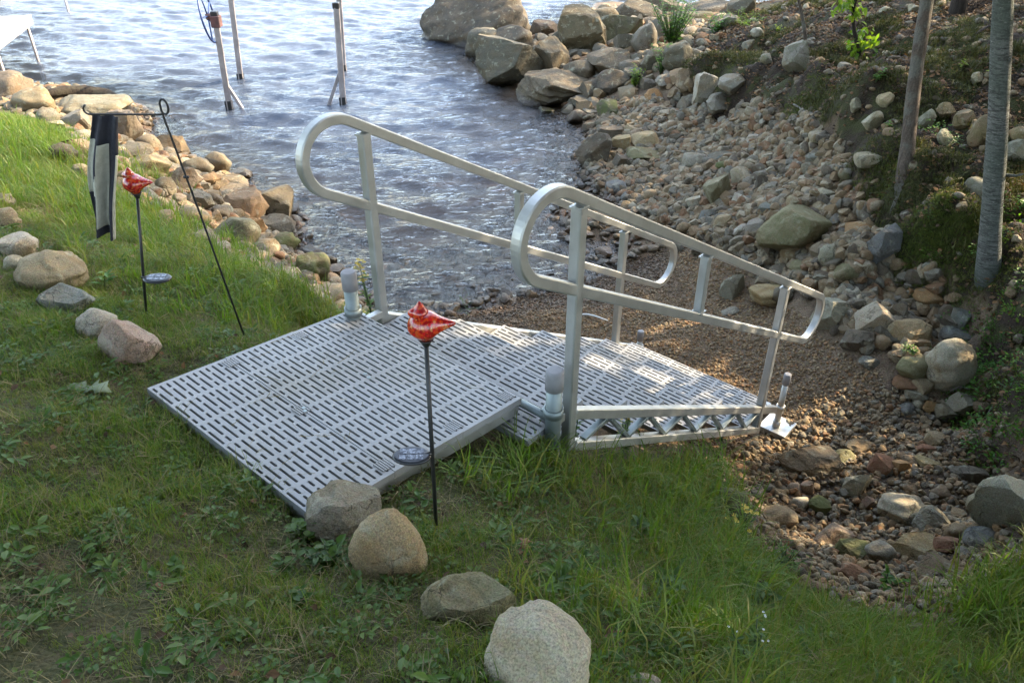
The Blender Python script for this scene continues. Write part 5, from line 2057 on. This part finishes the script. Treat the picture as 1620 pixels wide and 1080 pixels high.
# ------------------------------------------------------------------ boat lift and dock in the water
bl = empty("boat_lift", (-3.7, 13.2, WATER), "four post boat lift with blue winch wheel standing out in the lake", "boat lift")
pb = [at_z(363, 170, WATER), at_z(381, 126, WATER), at_z(543, 164, WATER), at_z(544, 112, WATER)]
tp = [(340, 26), (365, -2), (532, 12), (536, -2)]
for b, t in zip(pb, tp):
    T_ = px_top(b, *t)
    mb = MB()
    mb.tube([b - ZZ * 1.2, b, T_], rsq(.05, .05, .012), bino=(1, .3, 0), smooth=False)
    p_ = mb.build("lift_post", M['post'], bl)
    mb = MB()
    mb.box(T_ + ZZ * .03, (.056, 0, 0), (0, .056, 0), (0, 0, .05), .012)
    mb.build("post_cap", M['black'], p_)
    mb = MB()
    mb.box(b + ZZ * .02, (.055, 0, 0), (0, .055, 0), (0, 0, .10))
    mb.build("wet_foot", M['black'], p_)
for (ax, ay), (bx, by), bi in (((356, 130), (380, 167), 0), ((537, 116), (524, 155), 2)):
    A = px_top(pb[bi], ax, ay)
    B = px_top(pb[bi], bx, by)
    mb = MB()
    mb.tube([A, B, B + (B - A) * 1.6], rsq(.028, .028, .006), smooth=False)
    mb.build("lift_brace", M['post'], bl)
for i, j in ((0, 2), (1, 3), (0, 1), (2, 3)):
    mb = MB()
    mb.tube([pb[i] - ZZ * 1.0, pb[j] - ZZ * 1.0], rsq(.05, .05, .01), smooth=False)
    mb.build("base_beam", M['post'], bl)
wc = px_top(pb[0], 329, 27)
wax = np.array([.985, .10, .14])
wax /= np.linalg.norm(wax)
w1 = np.array([0, .2, 1.0])
w1 -= wax * (w1 @ wax)
w1 /= np.linalg.norm(w1)
w2 = np.cross(wax, w1)
mb = MB()
RW = .40
mb.tube([wc + RW * (w1 * math.cos(a) + w2 * math.sin(a)) for a in np.linspace(0, 2 * math.pi, 40, endpoint=False)], circ(.017, 8), closed=True)
wh = mb.build("winch_wheel", M['bluewheel'], bl)
for k in range(5):
    a = 2 * math.pi * k / 5 + .3
    mb = MB()
    mb.cyl(wc, wc + RW * (w1 * math.cos(a) + w2 * math.sin(a)), .013, 8)
    mb.build("spoke", M['bluewheel'], wh)
mb = MB()
mb.cyl(wc - wax * .03, wc + wax * .16, .05, 14)
mb.build("winch_hub", M['rust'], wh)
mb = MB()
wp = px_top(pb[0], 342, 34)
mb.box(wp, (.075, 0, 0), (0, .08, 0), (0, 0, .09), .01)
mb.build("winch_box", M['rust'], bl)

dz = .30
A, B = at_z(50, 25, dz), at_z(22, 20, dz)
A2, B2 = at_z(0, 62, dz), at_z(0, 38, dz)
dirA = (A2 - A) / np.linalg.norm(A2 - A)
wv = (B - A) / np.linalg.norm(B - A)
wv = wv - dirA * (wv @ dirA)
wv /= np.linalg.norm(wv)
dk = empty("wooden_dock", A + ZZ * 0, "white edged dock end jutting into the lake at the far left corner", "dock")
nb_ = 24
wid = 1.15
for k in range(nb_):
    mb = MB()
    c = A + dirA * (.075 + .15 * k) + wv * wid / 2
    mb.box(c, dirA * .072, wv * (wid / 2), ZZ * .018, .004)
    mb.build("plank", M['dockwhite'], dk)
for q in (.03, wid - .03):
    mb = MB()
    mb.box(A + dirA * 1.8 + wv * q - ZZ * .09, dirA * 1.8, wv * .02, ZZ * .07)
    mb.build("side_board", M['dockwhite'], dk)
for a_, q in ((.25, .06), (.25, wid + .04), (2.2, .06), (2.2, wid + .04)):
    c = A + dirA * a_ + wv * q
    mb = MB()
    mb.cyl(c - ZZ * 1.6, c + ZZ * (.75 if q > .5 else .0), .03, 10)
    mb.build("dock_leg", M['post'], dk)
lp = at_z(108, 18, WATER)
e = empty("mooring_pole", lp, "thin grey mooring pole in the water right of the dock", "pole")
mb = MB()
mb.cyl(lp - ZZ * 1.3, lp + ZZ * .9, .03, 10)
mb.build("pole_shaft", M['post'], e)

# ------------------------------------------------------------------ trees
def trunk_path(base, top, n, wob, seed):
    r = np.random.default_rng(seed)
    base, top = np.asarray(base, float), np.asarray(top, float)
    out = []
    ph = r.uniform(0, 6.28, 4)
    for k in range(n):
        t = k / (n - 1)
        p = base + (top - base) * t
        p = p + np.array([math.sin(t * 7 + ph[0]) + .5 * math.sin(t * 15 + ph[1]), math.sin(t * 6 + ph[2]) + .5 * math.sin(t * 17 + ph[3]), 0]) * wob * min(1, t * 4)
        out.append(p)
    return out


def crown_mesh(name, seed, nclump, rad, lo, hi, per, L, mat, gap=.0):
    r = np.random.default_rng(seed)
    V, Fq, T = [], [], []
    for _ in range(nclump):
        while True:
            q = r.uniform(-1, 1, 3)
            if .15 < np.linalg.norm(q) < 1:
                break
        c = np.array([q[0] * rad, q[1] * rad, (lo + hi) / 2 + q[2] * (hi - lo) / 2])
        t0 = r.uniform(.1, .9)
        for _ in range(per):
            d = r.normal(size=3)
            d[2] -= .4
            leaf_quad(V, Fq, T, c + r.normal(0, .22, 3), d, r.normal(size=3) * .6 + np.array([0, 0, 1]), L * r.uniform(.7, 1.3), L * .62, np.clip(t0 + r.normal(0, .15), 0, 1))
    return leafmesh(name, V, Fq, T, mat)


def stubs(e, path_base, path_top, ts, r, mat, seed):
    r_ = np.random.default_rng(seed)
    for t in ts:
        p = path_base + (path_top - path_base) * t
        a = r_.uniform(2.6, 5.5)
        d = np.array([math.cos(a), math.sin(a), .35]) * r_.uniform(.09, .2)
        mb = MB()
        mb.tube([p, p + d * .6, p + d + ZZ * .02], circ(1, 7), radii=[r, r * .6, r * .35])
        mb.build("branch_stub", mat, e)


def tree(name, base, top, r0, r1, mat, label, crown=None, seed=1, limbs=0, group=None, wob=.02, flare=1.5):
    e = empty(name, base, label, "tree", group)
    n = 22
    path = trunk_path(np.asarray(base) - ZZ * .4, top, n, wob, seed)
    rads = [(r0 + (r1 - r0) * k / (n - 1)) * (1 + (flare - 1) * math.exp(-k * .9)) * (1 + .04 * math.sin(k * 2.3 + seed)) for k in range(n)]
    mb = MB()
    mb.tube(path, [(math.cos(2 * math.pi * k / 16) * (1 + .03 * math.sin(5 * k)), math.sin(2 * math.pi * k / 16)) for k in range(16)], radii=rads)
    tr = mb.build("trunk", mat, e)
    if wob < .015 and limbs:
        stubs(tr, np.asarray(base, float), np.asarray(top, float), (.12, .26), r0 * .2, mat, seed)
    rr_ = np.random.default_rng(seed + 3)
    for k in range(limbs):
        i = int(n * (.45 + .5 * k / max(1, limbs)))
        p = path[min(i, n - 1)]
        a = rr_.uniform(0, 6.28)
        d = np.array([math.cos(a), math.sin(a), .7]) * rr_.uniform(.7, 1.5)
        mb = MB()
        rb = rads[min(i, n - 1)] * .55
        mb.tube([p, p + d * .5 + ZZ * .05, p + d], circ(1, 8), radii=[rb, rb * .6, rb * .2])
        mb.build("branch", mat, tr)
    if crown is not None:
        o = link("crown", crown, None, e)
        o.location = (top[0] - base[0], top[1] - base[1], 0)
    return e


# the two trunks and the saplings that show
bb = cast(1585, 412)
bt = px_top(np.array([0, bb[1] + .15, 0]), 1604, -60)
bt = bb + (bt - bb) * 2.7
CR1 = crown_mesh("birch_crown", 811, 110, 1.5, 4.0, 7.5, 34, .075, M['treeleaf'])
tree("birch_tree", bb, bt, .082, .05, M['birch'], "straight grey birch trunk with pale horizontal bands at the right edge", CR1, 5, 7, wob=.012)
lb = cast(1438, 285)
lt = px_top(np.array([0, lb[1] + .5, 0]), 1478, -40)
lt = lb + (lt - lb) * 2.2
CR2 = crown_mesh("leaning_crown", 812, 24, 1.4, 3.6, 6.2, 34, .08, M['treeleaf'])
tree("leaning_tree", lb, lt, .068, .048, M['bark'], "slightly leaning smooth brown tree trunk standing on the mossy bank", CR2, 8, 5, wob=.018, flare=1.9)
sb_ = cast(1286, 95)
stp = px_top(np.array([0, sb_[1], 0]), 1272, -30)
CR3 = crown_mesh("sapling_crown", 813, 22, .5, 1.6, 2.6, 20, .06, M['brightleaf'])
tree("thin_sapling", sb_, sb_ + (stp - sb_) * 2.2, .028, .014, M['bark'], "thin bare twin stemmed sapling above the lichen spotted bank rock", CR3, 11, 3, wob=.02)
sb2 = cast(1373, 92)
stp2 = px_top(np.array([0, sb2[1], 0]), 1356, -40)


def hanging_leaves(name, spots, n, rad, L, mat, base, seed):
    r = np.random.default_rng(seed)
    V, Fq, T = [], [], []
    for p in spots:
        for _ in range(n):
            d = r.normal(size=3)
            d[2] -= .8
            leaf_quad(V, Fq, T, np.asarray(p) - base + r.normal(0, rad, 3), d, r.normal(size=3) * .4 + np.array([0, -.5, .8]), L * r.uniform(.6, 1.2), L * .5, r.uniform(0, 1))
    return leafmesh(name, V, Fq, T, mat)


e = tree("leafy_sapling", sb2, sb2 + (stp2 - sb2) * 1.8, .03, .016, M['darkbark'], "dark thin sapling hung with bright yellow green leaves at frame top", None, 12, 3, wob=.03)
pl_ = np.array([0, sb2[1], 0])
sp = [px_top(pl_, *q) for q in ((1345, 8), (1355, 20), (1340, -5), (1330, 5), (1360, 58), (1368, 70), (1358, 80), (1362, 95), (1365, 110), (1360, 122), (1355, 68), (1378, 66))]
link("crown", hanging_leaves("sapling_leaves", sp, 20, .06, .10, M['brightleaf'], sb2, 5), None, e)
db = cast(1512, 26)
tree("dark_tree", db, db + np.array([.05, .1, 5.0]), .11, .07, M['darkbark'], "dark shaded tree trunk behind, between leaning trunk and birch at top", crown_mesh("dark_crown", 815, 20, 1.6, 3.0, 6.0, 34, .09, M['treeleaf']), 14, 6)

# unseen trees of the wood, placed and thinned to cut sky light and sun
WOOD = [(-5.5, -3.0, 10, 3.6), (-1.0, -4.0, 10.5, 3.8), (3.5, -3.2, 10, 3.6), (-7.0, 1.2, 9.5, 3.6), (-5.2, -.2, 11, 3.4), (-.6, -1.4, 11.5, 3.6), (4.6, -.6, 10, 3.5), (7.2, 2.2, 10.5, 3.6), (6.6, 5.0, 10, 3.4),
        (-3.2, -1.8, 12.5, 4.4), (2.0, -1.6, 12.5, 4.4), (5.6, 2.0, 12, 4.2), (-6.6, 3.6, 11, 4.2), (7.3, 9.5, 10, 3.2), (9.5, 5.2, 10, 3.2), (9.8, 9.8, 11, 3.2), (10.2, 13.0, 11.5, 3.2), (12.0, 15.5, 12.5, 3.4), (13.0, 12.4, 12, 3.6), (12.2, 6.5, 11, 3.4), (11.0, 1.0, 10, 3.4), (13.0, 18.5, 12.5, 3.8), (16.5, 20.5, 12.5, 3.8), (15.5, 15.0, 13, 3.8), (12.8, 21.8, 12.5, 3.8), (16.5, 24.0, 12.5, 3.8), (-15.6, 21.6, 10, 3.2), (-17.6, 25.5, 11, 3.6), (-14.6, 18.2, 9, 2.6), (-19.5, 29, 12, 3.8)]
UNDER = [(6.4, 4.6, 3.6, 1.6), (6.6, 5.5, 4.2, 1.45), (9.0, 10.8, 4.4, 1.6), (9.8, 11.6, 4.4, 1.9), (11.2, 14.4, 5.0, 2.1), (12.4, 17.5, 5.2, 2.2), (5.6, 2.6, 3.4, 1.5), (14.8, 19.5, 5.5, 2.4), (10.4, 6.6, 4.6, 1.7)]  # unseen low trees added to block sun passing under the tall crowns
CW = [crown_mesh("wood_crown", 830 + k, 230, 3.4, 3.4, 9.4, 20, .30, M['treeleaf']) for k in range(3)]
CS = [crown_mesh("wood_crown", 836 + k, 46, 3.4, 3.4, 9.4, 20, .20, M['treeleaf']) for k in range(3)]
for k, (x, y, h, cr) in enumerate(WOOD):
    z = float(G(x, y)[0])
    b = np.array([x, y, z])
    e = tree("shade_tree", b, b + np.array([.2, .1, h * .8]), .16, .06, M['bark'], "unseen tall leafy tree of the wood, placed to block sky light and sun", None, 40 + k, 5, "unseen shade trees of the wood")
    o = link("crown", (CS if x > 6 and y > 6 else CW)[k % 3], None, e)
    o.scale = (cr / 3.4, cr / 3.4, h / 9.5)
    o.rotation_euler = (0, 0, k * 1.3)

CU = crown_mesh("low_shade_crown", 845, 46, 1.7, .5, 4.2, 26, .15, M['treeleaf'])
for k, (x, y, h, cr) in enumerate(UNDER):
    b = np.array([x, y, float(G(x, y)[0])])
    e = tree("low_shade_tree", b, b + np.array([.1, .1, h * .8]), .05, .02, M['bark'], "unseen young bushy tree added behind the bank to block low sun", None, 70 + k, 3, "unseen young shade trees")
    o = link("crown", CU, None, e)
    o.scale = (cr / 1.7, cr / 1.7, h / 4.2)
    o.rotation_euler = (0, 0, k * 2.1)

# ------------------------------------------------------------------ single plants, leaves, sticks
def plant(name, px, py, label, cat, h, n, L, W, mat, rad=.06, seed=1, group=None, stem=True, flower=None, tilt=(0, 0), base=None):
    r = np.random.default_rng(seed)
    c = cast(px, py) if base is None else np.asarray(base)
    c[2] = float(G(c[0], c[1])[0]) if base is None else c[2]
    e = empty(name, c, label, cat, group)
    V, Fq, T = [], [], []
    ns = max(1, n // 9)
    for k in range(ns):
        a = r.uniform(0, 6.28)
        tip = np.array([math.cos(a) * rad * r.uniform(.2, 1) + tilt[0], math.sin(a) * rad * r.uniform(.2, 1) + tilt[1], h * r.uniform(.7, 1)])
        if stem:
            mb = MB()
            mb.tube([c - ZZ * .01, c + tip * .5 + np.array([0, 0, .02 * h]), c + tip], circ(1, 6), radii=[.004 + .006 * h, .003 + .004 * h, .002])
            mb.build("stem", M['stem'], e)
        for j in range(n // ns):
            t = r.uniform(.15, 1)
            b = r.uniform(0, 6.28)
            el = r.uniform(-.1, .6)
            leaf_quad(V, Fq, T, tip * t, (math.cos(b) * math.cos(el), math.sin(b) * math.cos(el), math.sin(el)), (0, 0, 1), L * r.uniform(.6, 1.15) * (1.1 - .4 * t), W * r.uniform(.7, 1.1) * (1.1 - .4 * t), r.uniform(0, 1))
        if flower:
            for q in range(flower[1]):
                mb = MB()
                fc = c + tip + r.normal(0, flower[2], 3)
                for w_ in range(6):
                    aa = w_ * 1.047
                    mb.add([fc, fc + flower[3] * np.array([math.cos(aa), math.sin(aa), .35]), fc + flower[3] * np.array([math.cos(aa + .7), math.sin(aa + .7), .35])], [(0, 1, 2)])
                mb.build("flower", flower[0], e)
    link("foliage", leafmesh("foliage", V, Fq, T, mat), None, e)
    return e


plant("green_shrub", 1062, 75, "bright green leafy shrub growing between pale boulders on the point", "shrub", .95, 460, .11, .055, M['fern'], .55, 3)
plant("green_shrub", 1045, 118, "small green shrub in front of the pale block on the point", "shrub", .55, 160, .09, .045, M['fern'], .25, 4)
plant("yellow_bush", 1003, 140, "low yellowish green bush at the top of the cobbles", "bush", .42, 200, .08, .035, M['brightleaf'], .2, 5)
plant("grass_clump", 1180, 45, "yellowish grassy clump on the bank top near the point", "plant", .3, 160, .16, .012, M['brightleaf'], .5, 6, stem=False)
plant("grass_clump", 1130, 55, "green leafy clump beside the low olive boulder", "plant", .4, 170, .12, .03, M['fern'], .3, 7, stem=False)
plant("small_bush", 1232, 52, "small yellow green bush on dirt above the bank", "bush", .12, 60, .05, .03, M['brightleaf'], .12, 8)
plant("leafy_sprig", 1385, 130, "small green sprig at the foot of the leaning trunk's mossy lip", "plant", .15, 40, .07, .035, M['fern'], .1, 9)
plant("leafy_sprig", 1568, 125, "bright yellow green leaf sprig left of the birch", "plant", .16, 16, .12, .07, M['brightleaf'], .12, 10)
plant("leafy_sprig", 1520, 110, "tiny pale green sprig on the dirt left of bright leaf sprig", "plant", .15, 14, .06, .03, M['brightleaf'], .07, 17)
plant("leafy_sprig", 1515, 322, "pale green sprig at the dark hollow left of birch base", "plant", .10, 14, .08, .05, M['fern'], .08, 11)
plant("leafy_sprig", 1405, 205, "green sprig left of the leaning trunk base", "plant", .10, 24, .06, .03, M['fern'], .1, 12)
plant("leafy_sprig", 1612, 330, "bright green sprig at the frame edge right of birch", "plant", .12, 14, .09, .06, M['fern'], .06, 13)
plant("fern_tuft", 1432, 572, "bright green ferny tuft under the golden grey boulder", "fern", .16, 130, .05, .018, M['fern'], .09, 14)
plant("tall_weed", 568, 492, "tall thin weed with yellowish head rising beside the far pipe cap", "weed", .52, 34, .07, .02, M['weed'], .02, 15, base=np.array([-.80, 4.02, 1.25]), tilt=(-.05, .02), flower=(M['yellow'], 9, .014, .012))
plant("tall_weed", 985, 725, "tall weed with fine leaves standing against the stair's side truss", "weed", .34, 60, .05, .018, M['weed'], .04, 16, flower=(M['yellow'], 3, .012, .007))
plant("tall_weed", 1140, 712, "yellow flowered weed in front of the stair's lower truss", "weed", .30, 26, .05, .015, M['weed'], .03, 18, flower=(M['yellow'], 6, .02, .012))
plant("tall_weed", 905, 715, "yellow flowered weed touching the near rail's first post", "weed", .30, 26, .05, .02, M['weed'], .03, 19, flower=(M['yellow'], 5, .02, .010))
plant("broadleaf_weed", 520, 895, "broad leaved weed patch in front of the grey wedge stone", "weed", .09, 60, .06, .042, M['weed'], .10, 20)
plant("broadleaf_weed", 490, 850, "broad leaved weed at the platform corner left of wedge stone", "weed", .10, 36, .055, .036, M['weed'], .08, 21)
plant("broadleaf_weed", 455, 905, "small broad leaved weed left of the weed patch", "weed", .06, 20, .05, .035, M['weed'], .06, 22)
plant("broadleaf_weed", 290, 910, "dark green low weed in the bare patch of lawn", "weed", .06, 40, .04, .022, M['weed'], .06, 23)
plant("broadleaf_weed", 480, 960, "light green low weed left of the flat border stone", "weed", .05, 24, .05, .028, M['weed'], .06, 24)
plant("leafy_weed", 1010, 850, "leafy weed with two big pointed leaves in the long grass", "weed", .12, 26, .07, .04, M['weed'], .07, 25)
plant("leafy_weed", 1050, 945, "star shaped leafy weed right of largest border stone", "weed", .12, 26, .08, .03, M['weed'], .06, 26)
plant("leafy_weed", 885, 935, "pale leafed weed between border stones and long grass", "weed", .10, 20, .09, .025, M['weed'], .05, 27)
plant("leafy_weed", 1190, 950, "large leafed weed on the slope above the stream", "weed", .10, 34, .09, .05, M['weed'], .09, 28)
plant("leafy_weed", 1240, 900, "bushy fine leafed weed at the stream edge slope", "weed", .16, 120, .05, .014, M['weed'], .13, 29)
plant("leafy_weed", 1400, 930, "light green weed among stones at the stream's grassy edge", "weed", .10, 44, .05, .03, M['fern'], .1, 30)
plant("leafy_weed", 1540, 930, "green weed with broad leaves beside rusty stones at lower right", "weed", .12, 34, .07, .045, M['weed'], .1, 31)
plant("yellow_flower_weed", 1165, 850, "patch of fine weeds with small yellow flowers by the mossy stream boulder", "weed", .20, 120, .05, .014, M['weed'], .13, 32, flower=(M['yellow'], 1, .01, .013))
plant("white_flower_weed", 1190, 1055, "weed with tiny white flowers in grass at the bottom edge", "weed", .16, 44, .05, .016, M['weed'], .12, 33, flower=(M['white'], 2, .02, .0045))
plant("mullein_leaf", 165, 455, "pale upright leaf plant between border stones and farther bird stake", "plant", .12, 12, .10, .03, M['fern'], .04, 34)
plant("reed_sprig", 735, 500, "two thin grass stalks at the beach edge behind the stair", "plant", .3, 12, .16, .008, M['weed'], .05, 35, stem=False)


def lobed_leaf(name, px, py, size, ang, mat, label, cat="leaf"):
    c = cast(px, py)
    c[2] = float(G(c[0], c[1])[0]) + .03
    out = []
    prof = [(0, .05), (.12, .10), (.2, .30), (.28, .14), (.4, .14), (.5, .42), (.58, .18), (.66, .16), (.78, .34), (.84, .14), (1, .02)]
    L = [(t - .5, w) for t, w in prof]
    mb = MB()
    ca, sa = math.cos(ang), math.sin(ang)

    def tr(t, w, z):
        return c + size * np.array([t * ca - w * sa, t * sa + w * ca, z])
    vs = []
    for t, w in L:
        wav = .05 * math.sin(t * 9)
        vs += [tr(t, w * .8, .10 * w + wav), tr(t, 0, wav), tr(t, -w * .8, .16 * w + wav)]
    fs = []
    for k in range(len(L) - 1):
        a = 3 * k
        fs += [(a, a + 1, a + 4, a + 3), (a + 1, a + 2, a + 5, a + 4)]
    mb.add(vs, fs, True)
    o = mb.build(name, mat)
    md = o.modifiers.new("thick", 'SOLIDIFY')
    md.thickness = .0012
    return tag(o, label, cat)


lobed_leaf("oak_leaf", 148, 622, .19, -.2, M['oakleaf'], "pale green lobed oak leaf lying on the grass near the platform corner")
lobed_leaf("dry_leaf", 828, 872, .09, 1.2, M['brownleaf'], "curled brown dry leaf in grass above the flat border stone")
lobed_leaf("dry_leaf", 968, 1012, .07, .4, M['brownleaf'], "brown dry leaf in the grass right of largest border stone")
lobed_leaf("dry_leaf", 1090, 828, .10, 2.2, M['brownleaf'], "orange brown dry leaf standing in grass by the stream bank")
lobed_leaf("dry_leaf", 206, 413, .08, .2, M['brownleaf'], "small orange dry leaf in grass beside farther bird stake")


def stick(name, p0, p1, r, mat, label, cat, bend=.03):
    a, b = cast(*p0), cast(*p1)
    for q in (a, b):
        q[2] = float(G(q[0], q[1])[0]) + r + .01
    m = (a + b) / 2 + np.array([0, 0, bend])
    mb = MB()
    mb.tube([a, a * .6 + m * .4 + ZZ * .008, m, m * .45 + b * .55, b], circ(1, 7), radii=[r, r * .95, r * .85, r * .7, r * .4])
    return tag(mb.build(name, mat), label, cat)


stick("driftwood_stick", (922, 500), (962, 510), .011, M['white'], "short white curved stick lying on the beach gravel behind near rail", "stick", .015)
stick("grey_stick", (1255, 168), (1290, 202), .012, M['twig'], "pale grey forked stick lying at the foot of mossy bank", "stick")
stick("grey_stick", (1498, 624), (1534, 619), .008, M['twig'], "thin pale stick resting across the grey block in stream bed", "stick", .05)
stick("grey_stick", (1560, 660), (1575, 640), .007, M['twig'], "thin grey twig on dark soil at the right bank foot", "stick")
stick("fallen_branch", (1540, 60), (1580, 45), .018, M['darkbark'], "dark fallen branch on leaf litter left of the birch", "branch", .05)
stick("grey_stick", (955, 325), (988, 290), .011, M['twig'], "curved grey stick lying on wet stones above near rail loop", "stick", .05)
# stump
c = cast(1577, 92)
c[2] = float(G(c[0], c[1])[0])
e = empty("tree_stump", c, "pale weathered tree stump just left of the birch trunk", "stump")
mb = MB()
mb.tube([c - ZZ * .05, c + ZZ * .05, c + ZZ * .2], [(math.cos(a) * (1 + .12 * math.sin(3 * a)), math.sin(a)) for a in np.linspace(0, 6.283, 15)[:-1]], radii=[.085, .07, .065])
mb.build("stump_wood", M['twig'], e)
# driftwood log lying on the shore rocks
la = [cast(x, y, .13) for x, y in ((58, 152), (98, 145), (135, 146), (168, 153), (193, 166), (210, 186), (222, 206))]
mb = MB()
mb.tube(la, [(math.cos(a) * (1 + .15 * math.sin(4 * a + 1)), math.sin(a) * (1 + .1 * math.sin(3 * a))) for a in np.linspace(0, 6.283, 17)[:-1]], radii=[.04, .08, .10, .115, .11, .09, .04])
o = mb.build("driftwood_log", M['log'])
tag(o, "dark curved driftwood log lying across the left shore rocks by water", "log")
